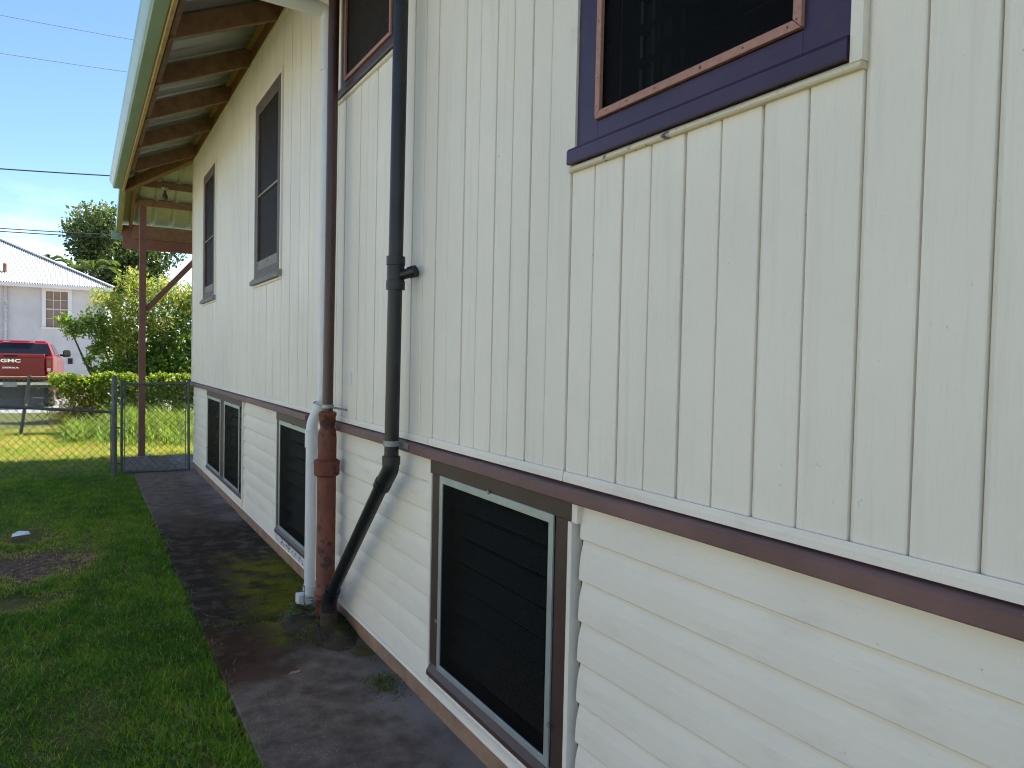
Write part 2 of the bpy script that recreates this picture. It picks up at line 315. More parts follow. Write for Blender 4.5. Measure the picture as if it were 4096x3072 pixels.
# windows: (y0, y1, z0, z1) outer casing
WIN = {'P': (.905, 1.815, 2.092, 3.40), 'C': (3.285, 4.14, 2.97, 3.85), 'B': (5.576, 6.486, 2.14, 3.585), 'A': (8.63, 9.485, 2.15, 3.60)}
LOW = {'1': (1.80, 2.80, .165, 1.075), '2': (4.62, 5.605, .175, 1.075), '3': (6.945, 9.09, .185, 1.075)}
def holes_wall(mb, y0, y1, z0, z1, holes, x0, x1):
    ys = sorted({y0, y1, *[h[0] for h in holes], *[h[1] for h in holes]})
    for a, b_ in zip(ys[:-1], ys[1:]):
        c = (a+b_)/2; cuts = sorted((h[2], h[3]) for h in holes if h[0] < c < h[1]); z = z0
        for h0, h1 in cuts+[(z1, z1)]:
            if h0 > z+1e-4: mb.box(x0, x1, a, b_, z, min(h0, z1))
            z = max(z, h1)
ins = .04
mb = MB(); holes_wall(mb, Y0, YU, 1.09, 4.16, [(a+ins, b_-ins, c+ins, d-ins) for a, b_, c, d in WIN.values()], .0, .11)
UW = mb.build('upper_wall', 'dark', H)
mb = MB(); holes_wall(mb, Y0, YL, .0, 1.085, [(a+ins, b_-ins, c+ins, d-ins) for a, b_, c, d in LOW.values()], .012, .12)
LW = mb.build('lower_wall', 'sheathlow', H)
mb = MB(); mb.box(.115, 8, Y0+.001, Y0+.12, 0, 4.1); mb.box(.125, 8, YL-.12, YL, 0, 1.09); mb.box(.115, 8, YU-.12, YU-.001, 1.092, 4.1); mb.box(7.9, 8.02, Y0+.13, YL-.13, 0, 4.1)
mb.build('end_wall', 'trim', H)
mb = MB(); mb.box(.6, .63, Y0+.2, YL-.2, 0, 4.0); mb.build('inner_partition', 'black', H)
# foundation strip
f = MB(); f.box(-.002, .10, Y0, YL+.02, -.12, .102); f.build('foundation', 'found', H)
# vertical boards
edges = [.642, .763, .883, 1.005, 1.125, 1.244, 1.364, 1.486, 1.605, 1.731, 1.852, 1.972, 2.092, 2.209, 2.332, 2.458, 2.580, 2.711, 2.838, 2.963, 3.089, 3.205, 3.32, 3.436, 3.564, 3.696, 3.818, 3.942, 4.073]
e = edges[0]; lo = []
while e > Y0+.12: e -= .1205; lo.append(e)
edges = lo[::-1]+edges
while edges[-1] < YU-.13: edges.append(edges[-1]+.1245)
edges = [Y0]+edges+[YU]
def vboard(a, b_, z0, z1, ra, rb, idx):
    # outline in (x, y) seen from above: near edge (a) faces the camera side
    f_ = -.013
    pts = [(.002, a+.0010)]
    if ra: pts += [(-.004, a+.0012), (-.0108, a+.0026), (f_, a+.0060)] if idx % 2 else [(-.003, a+.0012), (f_+.0015, a+.0020), (f_, a+.0040)]
    else: pts += [(f_, a)]
    if rb: pts += [(f_, b_-(.013 if idx % 2 else .005)), (-.0055, b_-.0014), (.002, b_-.0005)]
    else: pts += [(f_, b_), (.002, b_)]
    return pts
zb, zt = 1.150, ZT
for i, (a, b_) in enumerate(zip(edges[:-1], edges[1:])):
    cuts = sorted({a, b_, *[y for w_ in WIN.values() for y in (w_[0]-.012, w_[1]+.012) if a+.004 < y < b_-.004]})
    for p, q in zip(cuts[:-1], cuts[1:]):
        c = (p+q)/2; hs = sorted((w_[2]-.012, w_[3]+.012) for w_ in WIN.values() if w_[0]-.012 < c < w_[1]+.012); z = zb
        for h0, h1 in hs+[(zt, zt)]:
            if h0 > z+.01:
                jit = RNG.normal(0, .0006)
                pts = [(x+jit, y) for x, y in vboard(p, q, z, h0, p == a, q == b_, i)]
                MB().prism(pts, 'z', z, h0).build('siding_board', 'vert', UW)
            z = max(z, h1)
# base strip of the upper siding, in three lengths
for a, b_ in ((Y0, 1.838), (1.842, 2.848), (2.852, 4.20), (4.22, YU)):
    MB().prism([(.0, 1.1335), (-.024, 1.1335), (-.024, 1.150), (-.0205, 1.1645), (-.017, 1.1645), (-.017, 1.152), (0, 1.152)], 'y', a, b_).build('base_strip', 'trim', UW)
# top strip and red brown plate under the roof
MB().box(-.021, .0, Y0, YU, ZT-.005, ZT+.028).build('top_strip', 'trim', UW)
MB().box(-.012, .05, Y0, YU, ZT+.030, 4.215).build('wall_plate', 'plate', UW)
MB().box(-.021, .0, YU-.002, YU+.02, 1.13, ZT+.02).build('corner_trim', 'trim', UW)
MB().box(-.016, .012, YL-.03, YL+.012, .10, 1.09).build('corner_trim', 'trim', LW)
# ledge
def ledge(a, b_):
    n = max(2, int((b_-a)/.25)); L_ = MB(); prof = [(.012, 1.131), (-.050, 1.1235), (-.0525, 1.120), (-.0525, 1.088), (-.049, 1.084), (.012, 1.086)]
    ys = np.linspace(a, b_, n); k = len(prof); vs = []
    for y in ys:
        dz = .0016*math.sin(y*2.3)+.001*math.sin(y*6.1); vs += [(x, y, z+dz) for x, z in prof]
    fs = [tuple(range(k-1, -1, -1)), tuple((n-1)*k+j for j in range(k))]+[(i*k+j, i*k+(j+1) % k, (i+1)*k+(j+1) % k, (i+1)*k+j) for i in range(n-1) for j in range(k)]
    return L_.add(vs, fs).build('ledge', 'ledge', H)
ledge(Y0, 4.26); ledge(4.70, YU+.02)
# lap siding on the lower wall
lines = [1.0955-.0]+[.973-.1225*k for k in range(8)]
def lap(a, b_, ztop, zbot):
    h = ztop-zbot; xo = -.0155
    pts = [(.012, zbot+.004), (-.006, zbot), (xo, zbot+.0008), (xo-.002, zbot+.004), (xo-.001, zbot+h*.30), (xo+.002, zbot+h*.58), (xo+.0065, zbot+h*.76), (xo+.0105, zbot+h*.90), (xo+.012, ztop+.004), (.012, ztop+.004)]
    return MB().prism(pts, 'y', a, b_).build('lap_board', 'lap', LW)
SEG = [(Y0, 1.752), (2.832, 4.60), (5.62, 6.925), (9.105, YL-.028)]
for a, b_ in SEG:
    for k in range(9):
        ztop = 1.086 if k == 0 else lines[k]; zbot = lines[k+1] if k < 8 else .112
        if k == 8: zbot = .104
        if ztop-zbot > .02: lap(a, b_, ztop, zbot)
for a, b_ in ((Y0, YL),):
    MB().prism([(.01, .098), (-.024, .098), (-.026, .104), (-.022, .112), (-.012, .116), (.01, .116)], 'y', a, b_).build('starter_strip', 'trim', LW)

# windows ---------------------------------------------------------------
def rect_frame(mb, y0, y1, z0, z1, wl, wr, wb, wt, x0, x1):
    mb.box(x0, x1, y0, y0+wr, z0, z1); mb.box(x0, x1, y1-wl, y1, z0, z1); mb.box(x0, x1, y0+wr, y1-wl, z0, z0+wb); mb.box(x0, x1, y0+wr, y1-wl, z1-wt, z1)
def moulding(win, y0, y1, z0, z1, wd, x0, x1, material):
    # mitred strips
    q = [((y0, z0), (y1, z0), (y1-wd, z0+wd), (y0+wd, z0+wd)), ((y0, z1), (y1, z1), (y1-wd, z1-wd), (y0+wd, z1-wd)),
         ((y0, z0+.0015), (y0, z1-.0015), (y0+wd, z1-wd-.0015), (y0+wd, z0+wd+.0015)), ((y1, z0+.0015), (y1, z1-.0015), (y1-wd, z1-wd-.0015), (y1-wd, z0+wd+.0015))]
    out = []
    for p in q: out.append(MB().prism(list(p), 'x', x0, x1).build('moulding', material, win, bevel=.0012))
    return out
# purple window
y0, y1, z0, z1 = WIN['P']
mb = MB(); rect_frame(mb, y0, y1, 2.142, z1, .10, .115, .052, .12, -.019, .06)
PW = mb.build('window', 'purple', H, bevel=.0015); PW['label'] = 'window with purple casing and bare wood screen moulding'
MB().prism([(.02, 2.096), (-.034, 2.092), (-.036, 2.096), (-.036, 2.130), (-.032, 2.1385), (.02, 2.1405)], 'y', y0+.002, y1+.028).build('sill', 'purple', PW)
mo = moulding(PW, 1.017, 1.716, 2.195, 3.29, .0215, -.031, -.0185, 'pink')
for yy in (1.05, 1.17, 1.30, 1.46, 1.57, 1.66): MB().tube([(-.0315, yy, 2.206), (-.0300, yy, 2.206)], .0028 if yy != 1.30 else .0045, 8).build('nail_head', 'brown', PW)
for zz in (2.23, 2.31, 2.39, 2.47): MB().tube([(-.0315, 1.706, zz), (-.0300, 1.706, zz)], .0022, 8).build('nail_head', 'brown', PW)
for zz in (2.215, 2.30): MB().tube([(-.0315, 1.028, zz), (-.0300, 1.028, zz)], .0024, 8).build('nail_head', 'brown', PW)
MB().box(-.0165, -.0160, 1.03, 1.70, 2.205, 3.28).build('screen', 'screen', PW)
for k in range(9):
    zc = 2.235+k*.093
    MB().hexa([(.045, 1.035, zc), (.048, 1.035, zc-.003), (.048, 1.60, zc-.003), (.045, 1.60, zc), (.085, 1.035, zc+.062), (.088, 1.035, zc+.059), (.088, 1.60, zc+.059), (.085, 1.60, zc+.062)]).build('louvre', 'louvre', PW)
    MB().box(.044, .07, 1.600, 1.622, zc-.006, zc+.02).build('louvre_clip', 'black', PW)
MB().box(.050, .056, 1.612, 1.618, 2.19, 3.3).build('louvre_track', 'alum', PW); MB().box(.060, .066, 1.574, 1.580, 2.19, 3.3).build('louvre_track', 'galv', PW)
mb = MB(); n = 9
for k in range(n): mb.box(.20+.02*math.sin(k*1.9), .205+.02*math.sin(k*1.9), 1.60+k*.02, 1.62+k*.02, 2.0, 3.4)
mb.build('curtain', 'curtain', PW)
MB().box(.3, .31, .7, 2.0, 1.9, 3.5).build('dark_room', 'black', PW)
# cream channel round it
MB().prism([(-.004, 2.070), (-.026, 2.070), (-.030, 2.074), (-.028, 2.082), (-.020, 2.090), (-.004, 2.0905)], 'y', y0-.024, y1+.027).build('channel', 'dirtytrim', PW)
MB().box(-.026, -.004, y1+.001, y1+.036, 2.1405, z1+.03).build('channel', 'trim', PW)
MB().box(-.029, -.004, y0-.027, y0-.001, 2.084, z1+.03).build('channel', 'trim', PW)
# window beside the black pipe
y0, y1, z0, z1 = WIN['C']
mb = MB(); rect_frame(mb, y0, y1, 3.020, z1, .072, .072, .018, .1, -.019, .06); CW = mb.build('window', 'brown', H, bevel=.0015); CW['label'] = 'dark brown window partly behind the black drain pipe'
MB().prism([(.02, 2.972), (-.036, 2.968), (-.038, 2.973), (-.038, 3.000), (-.024, 3.0185), (.02, 3.0195)], 'y', y0-.03, y1+.066).build('sill', 'brown', CW)
moulding(CW, y0+.072, y1-.072, 3.038, z1-.1, .020, -.030, -.0185, 'pink')
MB().box(-.0165, -.016, y0+.08, y1-.08, 3.045, z1-.11).build('screen', 'screenfar', CW)
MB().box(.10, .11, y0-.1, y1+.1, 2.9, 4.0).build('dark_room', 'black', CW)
MB().prism([(-.004, 2.944), (-.026, 2.944), (-.030, 2.948), (-.022, 2.966), (-.004, 2.9665)], 'y', y0-.03, y1+.055).build('channel', 'trim', CW)
MB().box(-.026, -.004, y1+.001, y1+.045, 3.0205, z1+.03).build('channel', 'trim', CW)
# two tall windows at the far end
for key, lab in (('B', 'tall dark sash window nearer the white downspout'), ('A', 'tall dark sash window next to the far corner')):
    y0, y1, z0, z1 = WIN[key]
    mb = MB(); rect_frame(mb, y0, y1, z0, z1, .10, .11, .06, .10, -.022, .05); W_ = mb.build('window', 'brownfar', H, bevel=.002); W_['label'] = lab
    MB().prism([(.02, z0-.052), (-.050, z0-.056), (-.052, z0-.05), (-.052, z0-.026), (-.03, z0-.002), (.02, z0-.001)], 'y', y0-.03, y1+.06).build('sill', 'greysill', W_)
    MB().box(-.0195, .02, y0+.112, y1-.102, z0+.061, z0+.135).build('bottom_rail', 'greysill', W_)
    MB().box(-.019, .012, y0+.112, y1-.102, 2.808, 2.824).build('meeting_rail', 'greysill', W_)
    MB().box(-.004, -.003, y0+.11, y1-.10, z0+.135, z1-.10).build('screen', 'screenfar', W_)
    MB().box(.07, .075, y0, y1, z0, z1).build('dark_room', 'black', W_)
    MB().box(-.027, -.004, y0-.026, y0-.001, z0-.075, z1+.03).build('channel', 'trim', W_)
    MB().box(-.027, -.004, y1+.001, y1+.024, z0-.055, z1+.03).build('channel', 'trim', W_)
    MB().box(-.026, -.004, y0-.024, y1+.05, z0-.074, z0-.0575).build('channel', 'trim', W_)
    MB().box(-.026, -.004, y0-.001, y1+.001, z1+.001, z1+.026).build('channel', 'trim', W_)
# low windows
def low_window(key, sashes, lab):
    y0, y1, z0, z1 = LOW[key]
    mb = MB(); mb.box(-.020, .05, y0, y0+.078, z0+.054, 1.020); mb.box(-.020, .05, y1-.078, y1, z0+.054, 1.020); mb.box(-.025, .05, y0-.022, y1+.014, 1.0205, 1.084)
    for a, b_ in zip(sashes[:-1], sashes[1:]): mb.box(-.019, .05, a[1]+.004, b_[0]-.004, z0+.054, 1.0195)
    W_ = mb.build('window', 'brown', H, bevel=.0015); W_['label'] = lab
    MB().prism([(.03, z0), (-.030, z0-.002), (-.034, z0+.004), (-.032, z0+.020), (-.012, z0+.051), (.03, z0+.053)], 'y', y0-.004, y1+.004).build('sill', 'brown', W_)
    for a, b_ in sashes:
        fr = MB(); rect_frame(fr, a, b_, .219, 1.0225, .026, .026, .026, .029, -.0285, -.0205); fr.build('screen_frame', 'alum', W_, bevel=.0012)
        MB().box(-.0235, -.0230, a+.022, b_-.022, .24, 1.0).build('screen', 'screen', W_)
        for k in range(7):
            zc = .27+k*.105; MB().hexa([(.02, a+.01, zc), (.023, a+.01, zc-.003), (.023, b_-.01, zc-.003), (.02, b_-.01, zc), (.06, a+.01, zc+.07), (.063, a+.01, zc+.067), (.063, b_-.01, zc+.067), (.06, b_-.01, zc+.07)]).build('louvre', 'louvre', W_)
        for yy, zz in ((b_+.004, .42), (a-.004, .36), ((a+b_)/2, 1.024)): MB().tube([(-.0290, yy, zz), (-.034, yy, zz)], .008, 8).build('screen_clip', 'galv', W_)
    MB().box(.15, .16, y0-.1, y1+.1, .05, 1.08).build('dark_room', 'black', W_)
    MB().box(-.030, .010, y0-.0225-.0, y0-.0025, .118, 1.0195).build('channel', 'trim', W_); MB().box(-.024, .010, y1+.0025, y1+.024, .118, 1.0195).build('channel', 'trim', W_)
    MB().box(-.031, .010, y0-.050, y0-.0235, 1.021, 1.0835).build('channel', 'trim', W_)
    MB().prism([(.01, .1165), (-.026, .1165), (-.026, .135), (-.016, .139), (-.016, z0-.003), (.01, z0-.003)], 'y', y0-.002, y1+.002).build('apron', 'oldtrim' if key == '2' else 'trim', W_)
low_window('1', [(1.880, 2.715)], 'large low window with brown frame and silver screen by the path')
low_window('2', [(4.70, 5.515)], 'low dark window behind the white and red pipes')
low_window('3', [(7.08, 7.90), (8.13, 9.03)], 'double low window near the far corner')

# roof ------------------------------------------------------------------
SL = .436
def zr(x): return 4.030+SL*x           # underside of rafters
RX = -.78
roofm = MB()
def ribs(y0, y1): # trapezoid rib section along y
    out = []; y = y0
    while y < y1:
        out += [(y, 0), (y+.165, 0), (y+.185, .022), (y+.215, .022), (y+.235, 0)]; y += .25
    return [(min(p, y1), q) for p, q in out]+[(y1, 0)]
sec = ribs(Y0-.7, 11.27); k = len(sec); vs = []
RH = 3.85
for i, (y, q) in enumerate(sec):
    yr = 10.49; xe = -.83; xt = RH
    if y > 6.0: xt = min(RH, max(xe+.05, 10.49-y))
    for x in (xe, xt): vs.append((x, y, zr(x)+.165+q))
roofm.add(vs, [(2*i, 2*i+1, 2*i+3, 2*i+2) for i in range(k-1)])
# far (hip) roof plane running out over the porch; back slope and near hip
def zp(y): return 4.195-.40*(y-10.49)
sec = ribs(-.80, 8.6); k = len(sec); vs = []
for x, q in sec:
    ytop = 10.49-(x if x < 3.85 else 7.7-x); ytop = min(ytop, 11.25)
    for y in (max(ytop, 6.4), 12.50): vs.append((x, y, zp(y)+q*.8+.003))
porch_sheet = MB(); porch_sheet.add(vs, [(2*i, 2*i+1, 2*i+3, 2*i+2) for i in range(k-1)])
ROOF = roofm.build('roof', 'metalroof', H); porch_sheet.build('porch_roof', 'porchroof', H)
MB().add([(RH, Y0-.7, zr(RH)+.17), (RH, 6.64, zr(RH)+.17), (8.6, 11.4, 3.81), (8.6, Y0-.7, 3.81)], [(0, 1, 2, 3)]).build('back_roof', 'metalroof', H)
for y in (10.22, 8.95, 7.83, 6.80, 5.75, 4.70, 3.65, 2.60, 1.55, .5, -.55, -1.6):
    r_ = .045; MB().hexa([(RX+.02, y-.022, zr(RX+.02)), (.10, y-.022, zr(.10)), (.10, y+.022, zr(.10)), (RX+.02, y+.022, zr(RX+.02)),
               (RX+.02, y-.022, zr(RX+.02)+.155), (.10, y-.022, zr(.10)+.155), (.10, y+.022, zr(.10)+.155), (RX+.02, y+.022, zr(RX+.02)+.155)]).build('rafter', 'rafter', ROOF, bevel=.002)
ry = [10.22, 8.95, 7.83, 6.80, 5.75, 4.70, 3.65, 2.60]
for a, b_ in zip(ry[1:], ry[:-1]):
    MB().box(-.055, -.013, a+.024, b_-.024, 4.155, 4.20).build('nailer', 'rawwood', ROOF)
    MB().box(RX+.021, RX+.055, a+.024, b_-.024, zr(RX)+.03, zr(RX)+.150).build('eave_block', 'rafter', ROOF)
# hip rafter
hp = [(.02, 10.47), (-.765, 11.255)]; d = .03
MB().hexa([(hp[0][0]-d, hp[0][1]-d, 4.03), (hp[1][0]-d, hp[1][1]-d, 3.665), (hp[1][0]+d, hp[1][1]+d, 3.665), (hp[0][0]+d, hp[0][1]+d, 4.03),
           (hp[0][0]-d, hp[0][1]-d, 4.17), (hp[1][0]-d, hp[1][1]-d, 3.80), (hp[1][0]+d, hp[1][1]+d, 3.80), (hp[0][0]+d, hp[0][1]+d, 4.17)]).build('hip_rafter', 'rafter', ROOF)
# fascia and gutter
MB().prism([(RX-.002, 3.655), (RX-.026, 3.655), (RX-.026, 3.845), (RX-.002, 3.845)], 'y', Y0-.7, 11.29).build('fascia', 'rawwood', ROOF)
gp = [(-.811, 3.835), (-.811, 3.703), (-.900, 3.698), (-.918, 3.712), (-.922, 3.742), (-.945, 3.775), (-.956, 3.800), (-.956, 3.832), (-.944, 3.832), (-.944, 3.828), (-.9535, 3.828), (-.9535, 3.802), (-.9425, 3.776), (-.919, 3.743), (-.915, 3.714), (-.899, 3.701), (-.814, 3.706), (-.814, 3.835)]
GUT = MB().prism(gp, 'y', Y0-.7, 11.31).build('gutter', 'gutter', H, smooth=True)
MB().prism(gp[:8]+[(-.81, 3.832)], 'y', 11.3105, 11.314).build('gutter_cap', 'gutter', GUT)
# porch
PR = MB().add([], []).add([(-.668, 11.02, zp(11.02)-.10), (-.625, 11.02, zp(11.02)-.10), (-.625, 12.38, zp(12.38)-.10), (-.668, 12.38, zp(12.38)-.10),
     (-.668, 11.02, zp(11.02)-.004), (-.625, 11.02, zp(11.02)-.004), (-.625, 12.38, zp(12.38)-.004), (-.668, 12.38, zp(12.38)-.004)],
     [(0, 3, 2, 1), (4, 5, 6, 7), (0, 1, 5, 4), (1, 2, 6, 5), (2, 3, 7, 6), (3, 0, 4, 7)]).build('porch_frame', 'plate', H)
def slopebar(x0, x1, ya, yb, h, nm, mt, off=.004): MB().hexa([(x0, ya, zp(ya)-h), (x1, ya, zp(ya)-h), (x1, yb, zp(yb)-h), (x0, yb, zp(yb)-h), (x0, ya, zp(ya)-off), (x1, ya, zp(ya)-off), (x1, yb, zp(yb)-off), (x0, yb, zp(yb)-off)]).build(nm, mt, PR)
slopebar(-.790, -.760, 11.292, 12.46, .16, 'rake_board', 'rawwood'); slopebar(-.832, -.791, 11.32, 12.47, .13, 'rake_flashing', 'gutter', -.03)
for yy, x0 in ((11.30, -.55), (11.75, -.624)):
    MB().box(x0, 6., yy-.022, yy+.022, zp(yy)-.10, zp(yy)-.010).build('purlin', 'rafter', PR)
MB().box(-.745, 8., 12.382, 12.43, 3.045, 3.385).build('beam', 'plate', PR); MB().box(-.62, 8., 12.34, 12.381, 3.20, 3.40).build('inner_beam', 'rafter', PR)
MB().box(-.565, -.478, 11.715, 11.80, -.002, 3.575).build('post', 'postfar', PR, bevel=.004)
MB().bar((-.475, 11.77, 2.11), (.50, 11.77, 3.26), .04, .075).build('brace', 'postfar', PR)
MB().box(-.60, -.44, 11.69, 11.83, -.001, .012).build('post_foot', 'galv', PR)
MB().prism([(12.472, 3.30), (12.472, 3.185), (12.56, 3.18), (12.60, 3.30)], 'x', -.885, 8.6).build('porch_gutter', 'gutter', PR)
LB = MB().tube([(-.285, 11.24, 3.775), (-.285, 11.24, 3.74)], [.05, .035], 14).build('porch_light', 'galv', H, True)
MB().tube([(-.285, 11.24, 3.74), (-.285, 11.24, 3.70), (-.285, 11.24, 3.675), (-.285, 11.24, 3.64), (-.285, 11.24, 3.612), (-.285, 11.24, 3.60)], [.014, .018, .033, .040, .028, .008], 14).build('bulb', 'brownfar', LB, True)

# ------------------------------------------------------------------ pipes
def bend(pts, r_, n=6):
    out = [Vector(pts[0])]
    for a, b_, c in zip(pts[:-2], pts[1:-1], pts[2:]):
        a, b_, c = Vector(a), Vector(b_), Vector(c); d1 = (a-b_).normalized(); d2 = (c-b_).normalized(); p, q = b_+d1*r_, b_+d2*r_
        for i in range(n+1):
            s_ = i/n; out.append(p*(1-s_)**2+b_*2*s_*(1-s_)+q*s_**2)
    return out+[Vector(pts[-1])]
def ring(x, y, prof, n=20): return MB().tube([(x, y, z) for z, r_ in prof], [r_ for z, r_ in prof], n)
DS = thing('downspout', (-.1, 4.36, 0), 'white plastic downspout elbowed out from the wall beside red pipe', 'downspout')
MB().tube(bend([(-.10, 4.372, .03), (-.10, 4.372, 1.10), (-.045, 4.338, 1.24), (-.045, 4.338, 3.50), ], .04), .0325, 18).build('pipe', 'pvc', DS, True)
MB().tube(bend([(-.045, 4.338, 3.30), (-.045, 4.338, 3.528), (-.86, 4.338, 3.545), (-.86, 4.338, 3.75)], .055), .042, 18).build('offset_pipe', 'pvc', DS, True)
ring(-.045, 4.338, [(3.18, .0335), (3.18, .040), (3.33, .040), (3.34, .036)]).build('coupling', 'pvc', DS, True)
ring(-.10, 4.372, [(.955, .033), (.955, .0385), (1.055, .0385), (1.06, .034)]).build('coupling', 'pvc', DS, True)
ring(-.10, 4.372, [(.02, .036), (.02, .040), (.12, .040), (.122, .033)]).build('shoe', 'pvc', DS, True)
MB().box(-.175, -.105, 4.335, 4.41, .012, .075).build('outlet', 'pvc', DS, bevel=.004)
SP = thing('soil_pipe', (-.1, 4.03, 0), 'rust red cast iron soil pipe with hub rings and thin brown upper pipe', 'pipe')
RXp, RYp = -.105, 4.035
ring(RXp, RYp, [(.0, .052), (.13, .052), (.135, .056), (.145, .060), (.155, .054), (.165, .060), (.178, .060), (.19, .052), (.83, .052), (.835, .062), (.842, .070), (.895, .070), (.905, .072), (.918, .072), (.924, .062), (.93, .052), (1.05, .052), (1.085, .048), (1.10, .040), (1.115, .040), (1.13, .044), (1.165, .046), (1.17, .049), (1.188, .049), (1.192, .042), (1.196, .03)], 26).build('cast_pipe', 'redpipe', SP, True)
MB().tube([(RXp, RYp, 1.18), (RXp+.004, RYp, 2.4), (RXp+.006, RYp, 3.9)], .0295, 20).build('upper_pipe', 'brownpipe', SP, True)
ring(RXp, RYp, [(1.212, .031), (1.212, .0335), (1.232, .0335), (1.232, .031)]).build('strap', 'galv', SP, True)
MB().tube([(RXp-.02, RYp+.028, 1.222), (-.125, 4.25, 1.228), (-.085, 4.345, 1.230)], .004, 6).build('strap_tail', 'galv', SP, True)
MB().tube([(RXp, RYp-.033, 1.222), (-.06, 3.985, 1.212), (-.018, 3.96, 1.205)], .006, 6).build('strap_tail', 'galv', SP, True)
MB().box(-.018, -.0135, 3.905, 3.935, 1.34, 1.42).build('wall_plate', 'pvc', SP)
MB().box(-.018, -.0135, 4.165, 4.195, 3.14, 3.22).build('wall_plate', 'pvc', SP)
DP = thing('drain_pipe', (-.1, 3.06, 0), 'black plastic drain pipe with a tee, bent diagonally towards the ground', 'pipe')
bx, by = -.10, 3.072
MB().tube(bend([(bx-.004, by-.05, 4.1), (bx-.002, by-.02, 2.0), (bx, by, 1.02), (bx-.020, by+.815, .20), (bx-.022, by+.825, .115)], .03), .0320, 20).build('pipe', 'abs', DP, True)
ring(bx-.001, by-.018, [(1.80, .034), (1.80, .0415), (1.838, .0415), (1.840, .0385), (1.905, .0385), (1.907, .0415), (1.945, .0415), (1.945, .034)]).build('tee', 'abs', DP, True)
br = MB(); br.tube([(bx+.012, by-.035, 1.862), (bx+.040, by-.072, 1.872), (bx+.041, by-.074, 1.873), (bx+.060, by-.100, 1.880)], [.022, .022, .026, .026], 16, True).build('tee_branch', 'abs', DP, True)
ring(bx, by, [(1.025, .034), (1.025, .0405), (1.062, .0405), (1.062, .034)]).build('elbow_hub', 'abs', DP, True)
v1 = Vector((bx-.004, by+.075, .936)); v2 = Vector((bx-.006, by+.10, .908)); MB().tube([v1, v1, v2, v2], [.034, .0405, .0405, .034], 18).build('elbow_hub', 'abs', DP, True)
MB().tube(bend([(bx, by, 1.04), (bx, by, 1.005), (bx-.004, by+.085, .925)], .03), .0378, 18).build('elbow', 'abs', DP, True)
MB().tube([(bx-.018, by+.775, .245), (bx-.020, by+.810, .200), (bx-.022, by+.823, .165), (bx-.022, by+.825, .112)], [.042, .044, .043, .043], 18).build('foot_hub', 'abs', DP, True)
ring(bx-.022, by+.825, [(-.01, .052), (.04, .050), (.085, .046), (.105, .047), (.113, .040)]).build('ground_stub', 'mound', DP, True)
ring(bx-.001, by, [(1.108, .0345), (1.108, .0365), (1.132, .0365), (1.132, .0345)]).build('strap', 'galv', DP, True)
MB().box(-.0565, -.0535, by-.085, by-.02, 1.098, 1.124).build('strap_tail', 'galv', DP)

# ------------------------------------------------------------------ front fence and gate
def chain(x0, x1, z0, z1, y, cell, r_, name, parent, zf=None, mtl='fence'):
    V = []; F = []; n = 0
    def seg(p, q):
        nonlocal n
        d_ = np.array(q)-np.array(p); d_ /= np.linalg.norm(d_); a = np.cross(d_, [0, 1, 0]); c = np.cross(d_, a)
        for e_ in (p, q):
            for k_ in range(3):
                an = k_*2.0944; V.append(np.array(e_)+(a*math.cos(an)+c*math.sin(an))*r_)
        for k_ in range(3): F.append((n+k_, n+(k_+1) % 3, n+3+(k_+1) % 3, n+3+k_))
        n += 6
    hgt = z1-z0
    c = x0-hgt
    ci = 0
    while c < x1:
        for sgn in (1, -1):
            # x = c + (z-z0) (sgn 1)  or x = c+hgt-(z-z0)
            za, zb_ = z0, z1
            fx = (lambda z: c+(z-z0)) if sgn > 0 else (lambda z: c+hgt-(z-z0))
            xa, xb = fx(za), fx(zb_)
            lo_, hi_ = min(xa, xb), max(xa, xb)
            if hi_ <= x0 or lo_ >= x1: continue
            ta, tb = 0., 1.
            for bound in (x0, x1):
                if (xa-bound)*(xb-bound) < 0:
                    tt = (bound-xa)/(xb-xa)
                    if (xa < x0 and bound == x0) or (xa > x1 and bound == x1): ta = max(ta, tt)
                    else: tb = min(tb, tt)
            pts = []
            for tt in np.linspace(ta, tb, 7):
                zz = za+(zb_-za)*tt; xx = xa+(xb-xa)*tt
                if zf: zz = zz*zf(xx)
                pts.append((xx, y+.002*sgn+.006*math.sin(xx*5+zz*4), zz))
            for p, q in zip(pts[:-1], pts[1:]): seg(p, q)
        c += cell
    o = npmesh(name, np.array(V), np.array(F), mtl, parent, kind='stuff'); return o
FF = thing('chain_link_fence', (-.93, 10.1, 0), 'low grey chain link fence left of the gate with sloping top rail', 'fence')
MB().tube([(-.928, 10.10, -.05), (-.930, 10.10, 1.18), (-.930, 10.10, 1.20), (-.930, 10.10, 1.215)], [.031, .031, .026, .008], 14).build('post', 'fence', FF, True)
MB().tube([(-.93, 10.13, .765), (-2.1, 10.15, .848), (-4.6, 10.15, .90)], .017, 10).build('rail', 'fence', FF, True)
MB().tube([(-.965, 10.1, .05), (-.968, 10.1, .76)], .006, 6).build('tension_bar', 'fence', FF)
for z in (.25, .52, .74): MB().tube([(-.93, 10.1, z), (-.93, 10.1, z+.022)], .034, 12).build('band', 'fence', FF, True)
chain(-4.6, -.965, .02, .78, 10.12, .085, .0032, 'wire_mesh', FF, lambda x: 1+(-.93-x)*.085 if x > -2.1 else 1.1)
MB().tube([(-4.6, 10.15, -.05), (-4.6, 10.15, .95)], .024, 10).build('post', 'fence', FF, True)
GT = thing('gate', (-.5, 10.16, 0), 'narrow chain link gate in pipe frame between post and house corner', 'gate')
